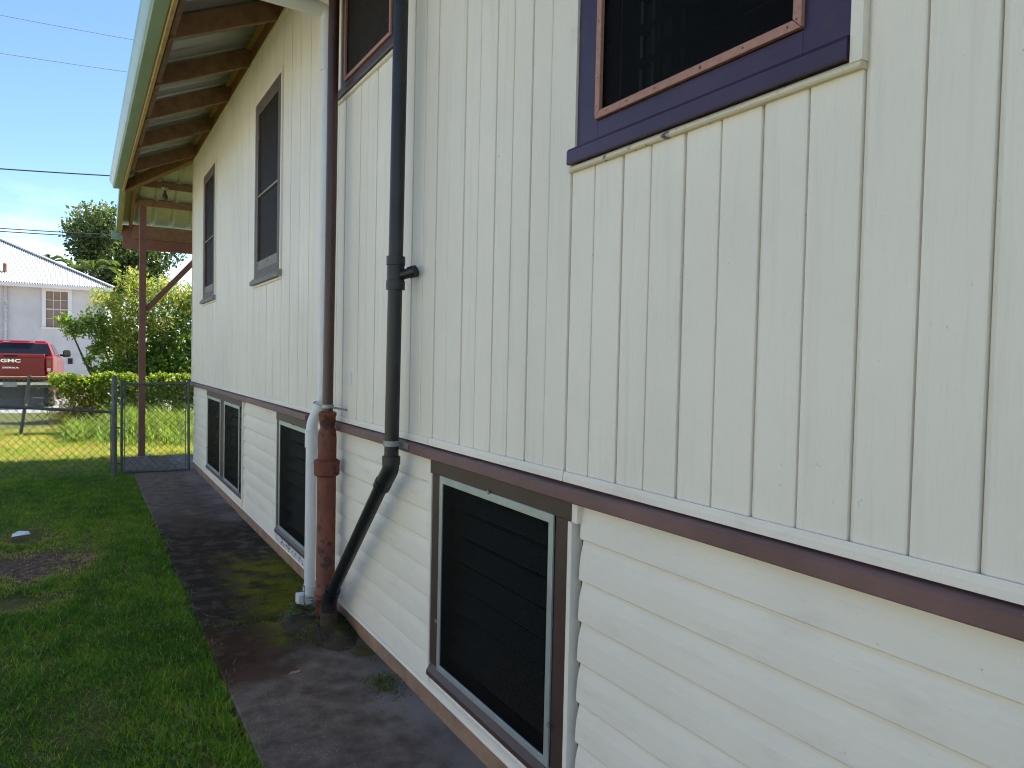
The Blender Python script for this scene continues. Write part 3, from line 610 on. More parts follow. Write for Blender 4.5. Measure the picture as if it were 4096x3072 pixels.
for a, b_, nm in (((-.845, 10.16, .02), (-.848, 10.16, 1.155), 'stile'), ((-.085, 10.16, -.0), (-.095, 10.16, 1.155), 'stile'), ((-.846, 10.16, 1.105), (-.094, 10.16, 1.118), 'rail'), ((-.845, 10.16, .028), (-.086, 10.16, .012), 'rail')):
    MB().tube([a, b_], .0165, 10).build(nm, 'fence', GT, True)
chain(-.815, -.125, .035, 1.10, 10.165, .085, .0030, 'wire_mesh', GT)
for x in (-.815, -.125): MB().tube([(x, 10.16, .05), (x, 10.16, 1.09)], .005, 6).build('tension_bar', 'fence', GT)
MB().bar((-.83, 10.16, .62), (-.44, 10.16, .06), .006, .006).build('brace_wire', 'fence', GT)
for z in (.12, .56): 
    MB().tube([(-.93, 10.1, z), (-.93, 10.1, z+.03)], .036, 12).build('hinge', 'fence', GT, True)
    MB().bar((-.90, 10.11, z+.015), (-.84, 10.15, z+.005), .02, .02).build('hinge_pin', 'fence', GT)
for z in (.30, .62, .9): MB().bar((-.845, 10.158, z), (-.812, 10.158, z), .008, .012).build('tie', 'fence', GT)
for z in (.14, .62): MB().bar((-.128, 10.158, z), (-.085, 10.158, z), .008, .012).build('tie', 'fence', GT)
BF = thing('back_fence', (-2.2, 15.7, 0), 'rusty railed chain link fence at the back, overgrown with vine', 'fence')
MB().tube([(-6, 15.7, 1.0), (-2.06, 15.7, 1.012), (-.8, 15.7, 1.022), (4, 15.7, 1.06)], .019, 10).build('rail', 'rustrail', BF, True)
MB().tube([(-2.20, 15.7, -.05), (-2.06, 15.7, 1.05)], .028, 10).build('post', 'fence', BF, True)
for x in (-5.4, .3, 2.8): MB().tube([(x, 15.7, -.05), (x+.02, 15.7, 1.04)], .024, 10).build('post', 'fence', BF, True)
chain(-6, 3.5, .02, 1.0, 15.7, .075, .0034, 'wire_mesh', BF, None, 'galv')

# ------------------------------------------------------------------ truck
TR = thing('pickup_truck', (-2.93, 24.5, -.145), 'red pickup truck seen from behind, parked before the white house', 'pickup', rz=rad(-1.8), local=True)
mb = MB()
def arch(vc, r_, wc, n=7): return [(vc+r_*math.cos(a), wc+r_*math.sin(a)) for a in np.linspace(0, math.pi, n)]
# cab + hood lower body (side profile v,w)
prof = [(1.92, .42), (1.92, 1.46), (4.35, 1.44), (4.75, 1.36), (5.70, 1.28), (5.86, 1.05), (5.88, .55), (5.45, .40)]+arch(4.95, .47, .42)+[(4.4, .36), (2.2, .36)]
mb.prism(prof, 'x', -1.0, 1.0); body = mb.build('body', 'red', TR, bevel=.03)
mb = MB()
for s_ in (-1, 1):
    pr = [(.03, .62), (.03, 1.49), (1.90, 1.49), (1.90, .42), (1.55, .42)]+arch(1.05, .47, .42)+[(.5, .45)]
    a_, b_ = sorted((s_*.86, s_*1.0)); mb.prism(pr, 'x', a_, b_)
mb.box(-.855, .855, .08, 1.9, .80, .86); mb.box(-.855, .855, 1.86, 1.91, .80, 1.46); mb.build('bed', 'red', TR, bevel=.02)
tg = MB(); tg.box(-.80, .80, -.005, .06, .92, 1.535); tg.box(-.80, .80, -.03, -.004, 1.43, 1.525); TG = tg.build('tailgate', 'red', TR, bevel=.014)
MB().box(-.16, .16, -.040, -.028, 1.44, 1.50).build('tailgate_handle', 'rubber', TG, bevel=.006)
MB().box(-.92, .92, -.03, .05, .80, .905).build('valance', 'red', TR, bevel=.02)
BP = MB().prism([(-.14, .66), (-.10, .60), (.02, .58), (.06, .80), (-.06, .80), (-.13, .76)], 'x', -1.0, 1.0).build('bumper', 'rubber', TR, bevel=.012); MB().box(-.985, .985, -.155, -.142, .675, .745).build('chrome_strip', 'chrome', BP)
MB().box(-.30, .30, -.150, -.120, .757, .785).build('plate_recess', 'rubber', BP); MB().box(-.16, .16, -.162, -.156, .62, .755).build('license_plate', 'galv', BP)
for s_ in (-1, 1):
    a_, b_ = sorted((s_*.83, s_*1.005)); TLm = MB().box(a_, b_, -.02, .20, 1.01, 1.455).build('taillight', 'lamp', TR, bevel=.02)
    a_, b_ = sorted((s_*.86, s_*.94)); MB().box(a_, b_, -.026, -.0205, 1.05, 1.15).build('reverse_lamp', 'pvc', TLm); MB().box(a_, b_, -.026, -.0205, 1.20, 1.38).build('lamp_lens', 'rustrail', TLm)
def loft(c0, c1): return [c0[0], c0[1], c0[2], c0[3], c1[0], c1[1], c1[2], c1[3]]
CB = MB().hexa([(-.94, 1.95, 1.45), (.94, 1.95, 1.45), (.94, 4.75, 1.42), (-.94, 4.75, 1.42), (-.78, 2.16, 1.885), (.78, 2.16, 1.885), (.76, 3.75, 1.90), (-.76, 3.75, 1.90)]).build('cab', 'red', TR, bevel=.05)
MB().hexa([(-.74, 2.18, 1.87), (.74, 2.18, 1.87), (.72, 3.7, 1.88), (-.72, 3.7, 1.88), (-.66, 2.24, 1.93), (.66, 2.24, 1.93), (.64, 3.6, 1.935), (-.64, 3.6, 1.935)]).build('roof', 'red', CB, bevel=.02)
def onface(u0, u1, w0, w1, off): # rear face of cab: v from 1.95@1.45 to 2.16@1.885
    f_ = lambda w_: 1.95+(w_-1.45)/.435*.21-off; k_ = lambda w_, u: u*(1-(w_-1.45)/.435*.16)
    return [(k_(w0, u0), f_(w0), w0), (k_(w0, u1), f_(w0), w0), (k_(w0, u1), f_(w0)+.01, w0), (k_(w0, u0), f_(w0)+.01, w0), (k_(w1, u0), f_(w1), w1), (k_(w1, u1), f_(w1), w1), (k_(w1, u1), f_(w1)+.01, w1), (k_(w1, u0), f_(w1)+.01, w1)]
RW = MB().hexa(onface(-.86, .86, 1.50, 1.835, .012)).build('rear_window', 'carglass', CB)
MB().hexa(onface(-.28, .28, 1.768, 1.825, .020)).build('window_sticker', 'rubber', RW)
MB().box(-.28, .28, 2.10, 2.17, 1.875, 1.905).build('brake_lamp', 'lamp', CB)
for u in (-.40, .22): MB().box(u, u+.18, 2.10, 2.17, 1.873, 1.903).build('cargo_lamp', 'pvc', CB)
for s_ in (-1, 1):
    def sf(v, w_, off): # side of cab
        return (s_*(.94-(w_-1.45)/.44*.165+off), v, w_)
    for va, vb, vc, vd in ((2.18, 3.02, 3.0, 2.36), (3.08, 4.35, 3.62, 3.06)):
        MB().hexa([sf(va, 1.50, .004), sf(vb, 1.50, .004), sf(vb, 1.50, .012), sf(va, 1.50, .012), sf(vd, 1.83, .004), sf(vc, 1.83, .004), sf(vc, 1.83, .012), sf(vd, 1.83, .012)]).build('side_window', 'carglass', CB)
    mm = MB().hexa([(s_*1.03, 4.12, 1.42), (s_*1.26, 4.10, 1.44), (s_*1.27, 4.24, 1.46), (s_*1.03, 4.24, 1.44), (s_*1.04, 4.12, 1.66), (s_*1.24, 4.10, 1.67), (s_*1.25, 4.22, 1.66), (s_*1.04, 4.22, 1.65)]).build('mirror', 'rubber', TR, bevel=.03)
    MB().box(min(s_*.95, s_*1.06), max(s_*.95, s_*1.06), 4.14, 4.22, 1.46, 1.52).build('mirror_arm', 'rubber', mm); a_, b_ = sorted((s_*1.06, s_*1.23)); MB().box(a_, b_, 4.090, 4.098, 1.48, 1.63).build('mirror_glass', 'carglass', mm)
    for v_ in (2.35, 3.35): a_, b_ = sorted((s_*1.0, s_*1.03)); MB().box(a_, b_, v_, v_+.22, 1.28, 1.32).build('door_handle', 'chrome', TR)
    for v_ in (1.05, 4.95):
        a_, b_ = sorted((s_*.72, s_*.985)); wv = Vector((a_, v_, .40)); WH = MB().tube([(a_, v_, .40), (a_+.02, v_, .40), (b_-.02, v_, .40), (b_, v_, .40)], [.36, .40, .40, .36], 24).build('wheel', 'rubber', TR, True)
        x_ = s_*.99; MB().tube([(x_-s_*.03, v_, .40), (x_, v_, .40)], [.25, .23], 16).build('rim', 'chrome', WH, True)
MB().box(-.75, .75, .3, 5.5, .30, .62).build('chassis', 'rubber', TR); MB().box(-.5, .5, -.02, .02, .28, .40).build('hitch', 'rubber', TR)
def text_mesh(txt, name, size, xs, loc, parent, ext=.006, mtl='chrome', offset=0.):
    c = bpy.data.curves.new(name, 'FONT'); c.body = txt; c.size = size; c.extrude = ext; c.align_x = 'CENTER'; c.offset = offset; c.space_character = 1.08
    o = bpy.data.objects.new(name, c); COL.objects.link(o); bpy.context.view_layer.update()
    me = bpy.data.meshes.new_from_object(o.evaluated_get(bpy.context.evaluated_depsgraph_get())); bpy.data.objects.remove(o)
    me.transform(Matrix.Translation(loc) @ Matrix.Rotation(rad(90), 4, 'X') @ Matrix.Diagonal((xs, 1, 1, 1))); me.materials.clear(); me.materials.append(M[mtl])
    o = bpy.data.objects.new(name, me); COL.objects.link(o); o.parent = parent; return o
text_mesh('GMC', 'lettering', .125, 1.62, (0, -.012, 1.295), TG, .008, offset=.004)
text_mesh('SIERRA', 'lettering', .060, 1.95, (0, -.010, 1.125), TG, .006, offset=.002)

# ------------------------------------------------------------------ neighbour house
NH = thing('neighbour_house', (-5, 34, -.15), 'white house with white corrugated roof behind the red truck', 'house')
nwin = (-2.44, -1.67, 2.40, 3.83)
mb = MB()
def xz_wall(mb, x0, x1, z0, z1, hole, y0, y1):
    a, b_, c, d_ = hole; mb.box(x0, a, y0, y1, z0, z1); mb.box(b_, x1, y0, y1, z0, z1); mb.box(a, b_, y0, y1, z0, c); mb.box(a, b_, y0, y1, d_, z1)
xz_wall(mb, -11, -.40, -.2, 4.05, nwin, 34, 34.15); mb.box(-.55, -.402, 34.151, 42, -.2, 4.05); mb.box(-11, -10.85, 34.151, 42, -.2, 4.05); mb.box(-10.84, -.56, 41.8, 42, -.2, 4.05); mb.build('wall', 'white', NH)
MB().box(-11, -.39, 33.972, 33.998, 1.27, 1.34).build('water_table', 'white', NH); MB().box(-.50, -.385, 33.978, 33.999, -.2, 1.26).build('corner_board', 'white', NH); MB().box(-.50, -.385, 33.978, 33.999, 1.345, 3.95).build('corner_board', 'white', NH)
fr = MB(); a, b_, c, d_ = nwin; fr.box(a-.12, a+.02, 33.96, 34.02, c, d_+.12); fr.box(b_-.02, b_+.12, 33.96, 34.02, c, d_+.12); fr.box(a+.02, b_-.02, 33.96, 34.02, d_-.02, d_+.12)
NWN = fr.build('window', 'whitetrim', NH); MB().box(a-.14, b_+.14, 33.90, 34.03, c-.06, c-.001).build('sill', 'whitetrim', NWN)
MB().box(a+.02, b_-.02, 34.06, 34.065, c, d_-.02).build('pane', 'nglass', NWN)
gr = MB(); gw = b_-a-.04
for i in (1, 2): gr.box(a+.02+gw*i/3-.008, a+.02+gw*i/3+.008, 34.03, 34.05, c, d_-.02)
for i in (1, 3): z = c+(d_-c)*i/4; gr.box(a+.02, b_-.02, 34.032, 34.048, z-.008, z+.008)
gr.build('glazing_bars', 'trim', NWN); MB().box(a+.02, b_-.02, 34.02, 34.055, (c+d_)/2-.025, (c+d_)/2+.025).build('meeting_rail', 'white', NWN)
# roof: corrugated hip
ex1, ex0, ey, ez, s_ = -.12, -11.3, 33.62, 4.06, .505
nr = int((ex1-ex0)/.0825); V = []; F = []; nseg = 6
for i in range(nr*nseg+1):
    x = ex1-i*.0825/nseg; kx = min(ex1-x, x-ex0, 4.4); q = .020*math.cos(i*2*math.pi/nseg); V += [(x, ey, ez+q), (x, ey+max(kx, .01), ez+s_*max(kx, .01)+q)]
for i in range(nr*nseg): F.append((2*i, 2*i+1, 2*i+3, 2*i+2))
NR = npmesh('roof', np.array(V), np.array(F), 'nroof', NH, smooth=True)
MB().add([(ex1, ey, ez), (ex1, ey+8.8, ez), (ex1-4.4, ey+4.4, ez+4.4*s_), (ex0, ey, ez), (ex0, ey+8.8, ez), (ex0+4.4, ey+4.4, ez+4.4*s_)], [(0, 1, 2), (3, 5, 4), (1, 4, 5, 2)]).build('roof_back', 'nroof', NR)
MB().bar((ex1+.03, ey-.03, ez+.03), (ex1-4.4, ey+4.4, ez+4.4*s_+.05), .16, .045).build('hip_cap', 'nroof', NR)
MB().prism([(33.60, 4.04), (33.60, 3.90), (33.52, 3.90), (33.49, 3.97), (33.49, 4.03)], 'x', -11.3, -.14).build('gutter', 'whitetrim', NH)
MB().box(-11, -.40, 33.65, 33.98, 4.00, 4.025).build('soffit', 'white', NH)
MB().tube([(-3.72, 33.93, -.1), (-3.72, 33.93, 3.99)], .055, 12).build('drain_pipe', 'oldtrim', NH, True)
for z in (2.55, 2.95, 3.3): MB().tube([(-3.72, 33.93, z), (-3.72, 33.93, z+.10)], .075, 12).build('pipe_hub', 'oldtrim', NH, True)
MB().tube([(-3.78, 34.5, 4.4), (-3.78, 34.5, 4.82)], .07, 12).build('vent_pipe', 'rustrail', NH, True)
MB().box(-1.68, -1.52, 33.965, 33.995, .98, 1.2).build('wall_vent', 'rubber', NH)

# ------------------------------------------------------------------ unseen house across the side yard, added to bounce sunlight onto the wall
SH = thing('unseen_side_house', (-10, 5, -.03), 'unseen long white house left of the lawn, added for bounce light', 'house')
hw = [(1.2, 2.2, 1.3, 2.7), (4.4, 5.4, 1.3, 2.7), (8.2, 9.4, 1.3, 2.7)]
mb = MB(); holes_wall(mb, -2.5, 12.0, -.1, 3.5, hw, -7.65, -7.5); mb.box(-15, -7.651, -2.5, -2.35, -.1, 3.5); mb.box(-15, -7.651, 11.85, 12.0, -.1, 3.5); mb.box(-15.1, -15, -2.5, 12, -.1, 3.5); mb.build('wall', 'whitetrim', SH)
for a, b_, c, d_ in hw:
    fr = MB(); rect_frame(fr, a-.09, b_+.09, c-.09, d_+.09, .1, .1, .1, .1, -7.498, -7.46); W_ = fr.build('window', 'whitetrim', SH); MB().box(-7.60, -7.59, a, b_, c, d_).build('pane', 'carglass', W_); MB().box(-7.585, -7.55, a, b_, (c+d_)/2-.03, (c+d_)/2+.03).build('meeting_rail', 'whitetrim', W_)
MB().hexa([(-7.1, -3, 3.45), (-7.1, 12.5, 3.45), (-11.3, 12.5, 5.3), (-11.3, -3, 5.3), (-7.1, -3, 3.53), (-7.1, 12.5, 3.53), (-11.3, 12.5, 5.38), (-11.3, -3, 5.38)]).build('roof', 'metalroof', SH)
MB().hexa([(-15.5, -3, 3.45), (-15.5, 12.5, 3.45), (-11.31, 12.5, 5.3), (-11.31, -3, 5.3), (-15.5, -3, 3.53), (-15.5, 12.5, 3.53), (-11.31, 12.5, 5.38), (-11.31, -3, 5.38)]).build('roof', 'metalroof', SH)

# ------------------------------------------------------------------ plants
def lobes(cen, rad_, n, spread, seed, flat=.8):
    r = np.random.default_rng(seed); out = []
    for _ in range(n):
        d_ = r.normal(size=3); d_ /= np.linalg.norm(d_); out.append((np.array(cen)+d_*np.array(spread)*r.uniform(.35, 1.), rad_*r.uniform(.55, 1.25)))
    return out
def lobe_leaves(lbs, per, size, seed, tfun, aspect=.5, droop=.25, shell=.35):
    r = np.random.default_rng(seed); P = []; Nn = []; T = []
    for c, R_ in lbs:
        n = int(per*R_*R_); d_ = r.normal(size=(n, 3)); d_ /= np.linalg.norm(d_, axis=1)[:, None]; d_[:, 2] *= .85
        k = r.uniform(shell, 1.08, n)[:, None]; p = c+d_*R_*k; P.append(p); Nn.append(d_); T.append(tfun(p, c, r))
    P = np.concatenate(P); Nn = np.concatenate(Nn); T = np.concatenate(T)
    return leaves(P, size*r.uniform(.6, 1.3, len(P)), T, Nn, droop, aspect)
# big tree
TREE = thing('tree', (.6, 46, -.15), 'big dark leafed tree rising behind the white house roof', 'tree')
tl = lobes((.3, 46, 6.6), 1.05, 34, (3.5, 2.2, 2.7), 3)+[(np.array([2.3, 46, 6.6]), .8), (np.array([-.9, 46, 9.0]), .7), (np.array([.3, 46, 8.9]), .8)]
tl = [(c, R_) for c, R_ in tl if not (c[0] < -2.3 and c[2] > 7.9)]
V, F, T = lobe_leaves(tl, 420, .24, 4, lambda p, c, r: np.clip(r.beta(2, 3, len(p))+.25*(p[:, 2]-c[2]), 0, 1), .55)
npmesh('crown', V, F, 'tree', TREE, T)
mb = MB(); mb.tube([(.6, 46, -.2), (.7, 46, 2), (.4, 46, 4.2), (.3, 46, 6.5)], [.38, .30, .24, .12], 10)
for c, R_ in tl[::2]: mb.tube([(.45, 46, 3.8), tuple((np.array([.4, 46, 4.6])*.5+c*.5)+np.array([0, 0, .2])), tuple(c)], [.14, .08, .03], 6)
mb.build('trunk', 'bark', TREE, True)
# palms
def palm(loc, h, n, ln, lab, seed):
    r = np.random.default_rng(seed); P = thing('palm_tree', loc, lab, 'palm', 'palms behind the white house'); x, y, z = loc
    MB().tube([(x, y, z), (x+.05, y, z+h*.5), (x, y, z+h)], [.13, .10, .09], 10).build('trunk', 'bark', P, True)
    for i in range(n):
        az = 2*math.pi*i/n+r.uniform(-.3, .3); el0 = r.uniform(.5, 1.25); pts = []; p = np.array([x, y, z+h]); e_ = el0
        for k in range(9): pts.append(p.copy()); p = p+ln/9*np.array([math.cos(az)*math.cos(e_), math.sin(az)*math.cos(e_), math.sin(e_)]); e_ -= .24
        pts = np.array(pts); Pl = []; A = []
        s__ = np.linspace(.12, 1, 46)*8; ii = np.clip(s__.astype(int), 0, 7); fr_ = (s__-ii)[:, None]; q = pts[ii]*(1-fr_)+pts[ii+1]*fr_
        root = np.concatenate([q, q]); a_ = np.concatenate([np.full(46, az+.9), np.full(46, az-.9)])
        V, F, T = blades(root, np.tile(ln*.34*np.sin(np.linspace(.35, 2.9, 46)), 2), np.full(92, .04), a_, np.full(92, 1.15), r.uniform(.1, 1, 92), 2, .9)
        fo = npmesh('frond', V, F, 'palm', P, T); MB().tube([tuple(w_) for w_ in pts], [.022-.002*k for k in range(9)], 5).build('midrib', 'palm', fo)
palm((-.75, 38.5, -.15), 5.2, 11, 1.5, 'small palm peeping over the right end of the white roof', 1)
palm((-2.55, 43, -.15), 5.9, 9, 1.4, 'palm top just showing over the ridge left of the tree', 2)
# bushes beyond the back fence
def bush(name, loc, lab, lbs, per, size, tf, seed, aspect=.45):
    B = thing(name, loc, lab, 'bush'); V, F, T = lobe_leaves(lbs, per, size, seed, tf, aspect); npmesh('foliage', V, F, 'bush', B, T)
    mb = MB(); r = np.random.default_rng(seed)
    for c, R_ in lbs[::2]: mb.tube([(loc[0]+r.uniform(-.3, .3), loc[1]+r.uniform(-.2, .2), loc[2]), tuple((np.array(loc)+c)/2+r.uniform(-.2, .2, 3)), tuple(c)], [.04, .025, .012], 5)
    mb.build('stems', 'bark', B, True); return B
tg_ = lambda p, c, r: np.clip(r.beta(2, 3, len(p))*.8+.05, 0, 1)
tt_ = lambda p, c, r: np.clip(r.beta(3, 2.2, len(p))*.7+.30, 0, 1)
lb = [(np.array(c), R_) for c, R_ in [((.3, 20.5, .9), .8), ((1.1, 20.6, 1.0), .85), ((-.45, 20.5, 1.0), .62), ((1.9, 20.8, 1.3), .9), ((.1, 20.4, 1.7), .75), ((.9, 20.4, 1.9), .8), ((1.7, 20.6, 2.1), .8), ((-.5, 20.4, 1.9), .5), ((1.3, 20.6, 2.7), .55), ((2.2, 20.8, 2.9), .6), ((2.8, 21, 1.8), .9), ((.9, 20.0, 1.2), .5), ((.2, 20.0, 1.2), .45)]]
bush('bush', (.6, 20.5, -.15), 'dense dark green bush behind the porch post and back fence', lb, 2900, .125, tg_, 11)
lb = [(np.array(c), R_) for c, R_ in [((.0, 20.0, 2.75), .62), ((.55, 20.0, 3.0), .5), ((-.35, 19.9, 2.35), .5), ((-.45, 19.8, 1.85), .42), ((.9, 20.1, 2.75), .5), ((.35, 19.9, 2.3), .5), ((-.75, 20.1, 2.75), .38), ((1.3, 20.1, 3.05), .35), ((-.2, 20.0, 3.25), .35)]]
bush('bush', (.1, 20.0, -.15), 'straw coloured flowering spray bush with yellow green top', lb, 3600, .13, tt_, 12, .24)
lb = [(np.array(c), R_) for c, R_ in [((-.95, 20.0, 2.2), .36), ((-1.25, 20.0, 2.08), .28), ((-1.55, 20.0, 2.2), .20), ((-.75, 19.9, 1.85), .33), ((-1.45, 20.1, 1.95), .18), ((-.95, 19.9, 1.55), .22), ((-1.1, 20., 1.3), .13), ((-.85, 20, 1.1), .16)]]
bush('bush', (-.4, 20.0, -.15), 'leafy branch reaching left across the white house window', lb, 3600, .11, lambda p, c, r: np.clip(r.beta(2, 2.2, len(p))*.95, 0, 1), 13)
# vine on the back fence
n = 24000; x = RNG.uniform(-1.75, 3.2, n); z = 1.10-np.abs(RNG.normal(0, .48, n)); y = 15.66+RNG.normal(0, .07, n)
top = 1.06+.07*np.sin(x*6)+.05*np.sin(x*13+1); z = np.minimum(z, top+RNG.normal(0, .03, n))
low_ = .16+.18*np.sin(x*2.3+1.2)+.12*np.sin(x*7)+np.clip(-.9-x, 0, 1)*.95
keep = (z > low_-RNG.exponential(.06, n)) & (RNG.random(n) < .80+.2*np.sin(x*9+z*7)); P = np.stack([x, y, z], 1)[keep]
VN = thing('vine', (.5, 15.7, 0), 'yellow green vine curtain hanging on the back fence', 'vine')
V, F, T = leaves(P, RNG.uniform(.035, .085, len(P)), np.clip(RNG.beta(2.2, 2, len(P))*.9+.10*(P[:, 2]-.5), 0, 1), np.tile(np.array([0, -.8, .6]), (len(P), 1)), .5, .75)
npmesh('foliage', V, F, 'vine', VN, T)
mb = MB()
for i in range(46):
    xs = RNG.uniform(-1.5, 3); zt_ = 1.05; mb.tube([(xs, 15.68, zt_), (xs+RNG.normal(0, .08), 15.64, .7), (xs+RNG.normal(0, .14), 15.66, RNG.uniform(.1, .45))], .006, 4)
mb.build('stems', 'bark', VN)
# dead tangle by the drive
n = 3600; P = np.stack([RNG.normal(-1.32, .22, n), 15.6+RNG.normal(0, .10, n), np.abs(RNG.normal(.34, .17, n))], 1)
TW = thing('dead_vine', (-1.18, 15.6, 0), 'brown dead vine tangle hanging low on the back fence', 'vine')
V, F, T = leaves(P, RNG.uniform(.03, .07, n), RNG.uniform(.85, 1, n), None, .6, .4); npmesh('foliage', V, F, 'vine', TW, T)

# lawn ------------------------------------------------------------------
def dirtmask(x, y):
    d_ = np.sqrt(((x+1.58)/.32)**2+((y-6.15)/.42)**2); d2 = np.sqrt(((x+1.66)/.22)**2+((y-7.05)/.25)**2); d3 = np.sqrt(((x+1.60)/.25)**2+((y-5.25)/.20)**2)
    return np.minimum(np.minimum(d_, d2*1.15+.1), d3+.25)
def lawn(x0, x1, y0, y1, dens, seed, lmin, lmax, wmin, wmax, name, edge=True):
    r = np.random.default_rng(seed); nc = int((x1-x0)*(y1-y0)*dens/7); cx = r.uniform(x0, x1, nc); cy = r.uniform(y0, y1, nc)
    x = np.repeat(cx, 7)+r.normal(0, .012, nc*7); y = np.repeat(cy, 7)+r.normal(0, .012, nc*7)
    e_ = -.705+.022*np.sin(y*5+.5)+.018*np.sin(y*13+1)+.014*np.sin(y*31)
    k = (x < e_) & (x < x1) | ((y > 10.2) & (x < -.80+.03*np.sin(y*9))) | (y > 11.78)
    dm = dirtmask(x, y)+.28*np.sin(x*17+y*9)*np.cos(y*13-x*5); k &= r.random(len(x)) < np.clip((dm-.62)/.75, .03, 1)
    k &= ~((np.abs(x+1.45) < .6) & (np.abs(y-(9.95+.4*(x+1.05))) < .05) & (r.random(len(x)) < .6))
    x, y, dm = x[k], y[k], dm[k]; n = len(x); big = np.sin(x*2.1+1)*np.cos(y*1.3)+.6*np.sin(x*5.3+y*3.7)
    ln = r.uniform(lmin, lmax, n)*(1+.12*big)*np.where((x > -.80) & (y < 10), 1.25, 1)*np.clip(dm*.7, .45, 1)
    pat = np.sin(x*11+2*np.sin(y*6))*np.sin(y*9+2*np.sin(x*7))
    tint = np.clip(r.beta(2, 2.6, n)*.72+.09*big+.17*pat+np.clip(1.75-dm, 0, .8)*r.uniform(.1, 1.1, n), 0, 1); tint = np.where(r.random(n) < .07, r.uniform(.75, 1, n), tint)+.42*np.clip((y-9.6)/2.8, 0, 1)  # paler, drier blade tint beyond the fence also paints in sunlight
    P = np.stack([x, y, np.full(n, -.026)], 1)
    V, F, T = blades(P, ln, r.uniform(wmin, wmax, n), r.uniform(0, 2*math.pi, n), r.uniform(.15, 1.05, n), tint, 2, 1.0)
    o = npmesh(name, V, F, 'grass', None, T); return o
g1 = lawn(-2.35, -.66, 1.9, 5.2, 17000, 21, .020, .046, .0030, .0052, 'lawn_grass'); tag(g1, 'dark green lawn in the shade along the path', 'grass', kind='stuff')
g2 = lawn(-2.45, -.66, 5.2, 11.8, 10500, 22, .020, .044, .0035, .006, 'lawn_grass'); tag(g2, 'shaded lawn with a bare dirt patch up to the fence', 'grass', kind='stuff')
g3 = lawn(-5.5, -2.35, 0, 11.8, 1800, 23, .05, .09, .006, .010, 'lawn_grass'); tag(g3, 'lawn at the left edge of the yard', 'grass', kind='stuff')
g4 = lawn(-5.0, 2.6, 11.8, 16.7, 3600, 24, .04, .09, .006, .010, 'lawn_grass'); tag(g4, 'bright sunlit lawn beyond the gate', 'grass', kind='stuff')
r = np.random.default_rng(77); P = []; Tn = []
for _ in range(70):
    cx, cy = r.uniform(-2.3, -.74), r.uniform(2.2, 10.0); n_ = int(r.uniform(10, 60)); P.append(np.stack([cx+r.normal(0, .05, n_), cy+r.normal(0, .06, n_), r.uniform(.0, .022, n_)], 1))
P = np.concatenate(P); P = P[P[:, 0] < -.70]
V, F, T = leaves(P, r.uniform(.010, .020, len(P)), r.uniform(0, .35, len(P)), np.tile(np.array([0, 0, 2.]), (len(P), 1)), .0, .9)
tag(npmesh('lawn_weeds', V, F, 'weeds', None, T), 'small broad leafed weeds scattered through the shaded lawn', 'weeds', kind='stuff')
n = 5200; x = r.uniform(-2.4, -.66, n); y = r.uniform(2, 10.2, n); k = (np.sin(x*7+y*3)+np.sin(y*5-x*4)+r.normal(0, .7, n) > .5) | (dirtmask(x, y) < 1.5); x, y = x[k], y[k]; n = len(x)
V, F, T = blades(np.stack([x, y, r.uniform(-.012, .016, n)], 1), r.uniform(.03, .075, n), r.uniform(.002, .0035, n), r.uniform(0, 6.28, n), r.uniform(1.1, 1.55, n), r.uniform(.3, 1, n), 2, .25)
tag(npmesh('dry_straw', V, F, 'drygrass', None, T), 'dry straw and clippings lying in the shaded lawn', 'straw', kind='stuff')
# tall weeds
r = np.random.default_rng(31); nt_ = 360; cx = r.uniform(-1.5, 2.4, nt_); cy = 15.5-np.abs(r.normal(0, .95, nt_)); k = (cy > 12.35) & ~((cx < -.9) & (cy < 13.2)); cx, cy = cx[k], cy[k]; nb = 15
x = np.repeat(cx, nb)+r.normal(0, .05, len(cx)*nb); y = np.repeat(cy, nb)+r.normal(0, .05, len(cx)*nb); hmax = np.repeat(np.clip(.26+.16*(cy-12.3)*np.clip((cx+1.9)/1.2, .35, 1.1), .2, .75), nb); n = len(x)
V, F, T = blades(np.stack([x, y, np.full(n, -.03)], 1), hmax*r.uniform(.6, 1.25, n), r.uniform(.009, .020, n), r.uniform(0, 2*math.pi, n), r.uniform(.05, .5, n), r.beta(2, 2, n), 5, 1.2)
tag(npmesh('tall_weeds', V, F, 'weeds', None, T), 'tall bright green weeds growing before the back fence', 'weeds', kind='stuff')
# moss on the path and at the wall foot
r = np.random.default_rng(41); pts = []
for c, sx_, sy_, n_ in (((-.10, 3.13), .055, .10, 900), ((-.05, 3.55), .04, .25, 900), ((-.14, 3.95), .09, .16, 1500), ((-.30, 4.24), .22, .035, 2000), ((-.18, 4.45), .16, .16, 2200), ((-.12, 4.75), .14, .22, 1600), ((-.03, 5.3), .03, .5, 900)):
    pts.append(np.stack([np.minimum(c[0]+r.normal(0, sx_, n_), -.006), c[1]+r.normal(0, sy_, n_), np.zeros(n_)], 1))
q_ = r.uniform(0, 1, 3500)**.5; a_ = r.uniform(0, 6.28, 3500); pts.append(np.stack([np.minimum(-.13+q_*.20*np.cos(a_), -.004), 4.0+q_*.36*np.sin(a_), .049*(1-q_**2)**1.5], 1))
P = np.concatenate(pts); n = len(P); tall = np.exp(-(((P[:, 0]+.10)/.06)**2+((P[:, 1]-3.13)/.10)**2))
V, F, T = blades(P, r.uniform(.006, .014, n)*(1+2.2*tall), r.uniform(.002, .004, n), r.uniform(0, 6.28, n), r.uniform(0, .9, n), r.beta(2, 2, n), 2)
tag(npmesh('moss', V, F, 'moss', None, T), 'green moss cushions on the path below the pipes', 'moss', kind='stuff')
r5 = np.random.default_rng(5); k = 26; m_ = 14; Vv = [(-.13, 4.0, .05)]; Ff = []
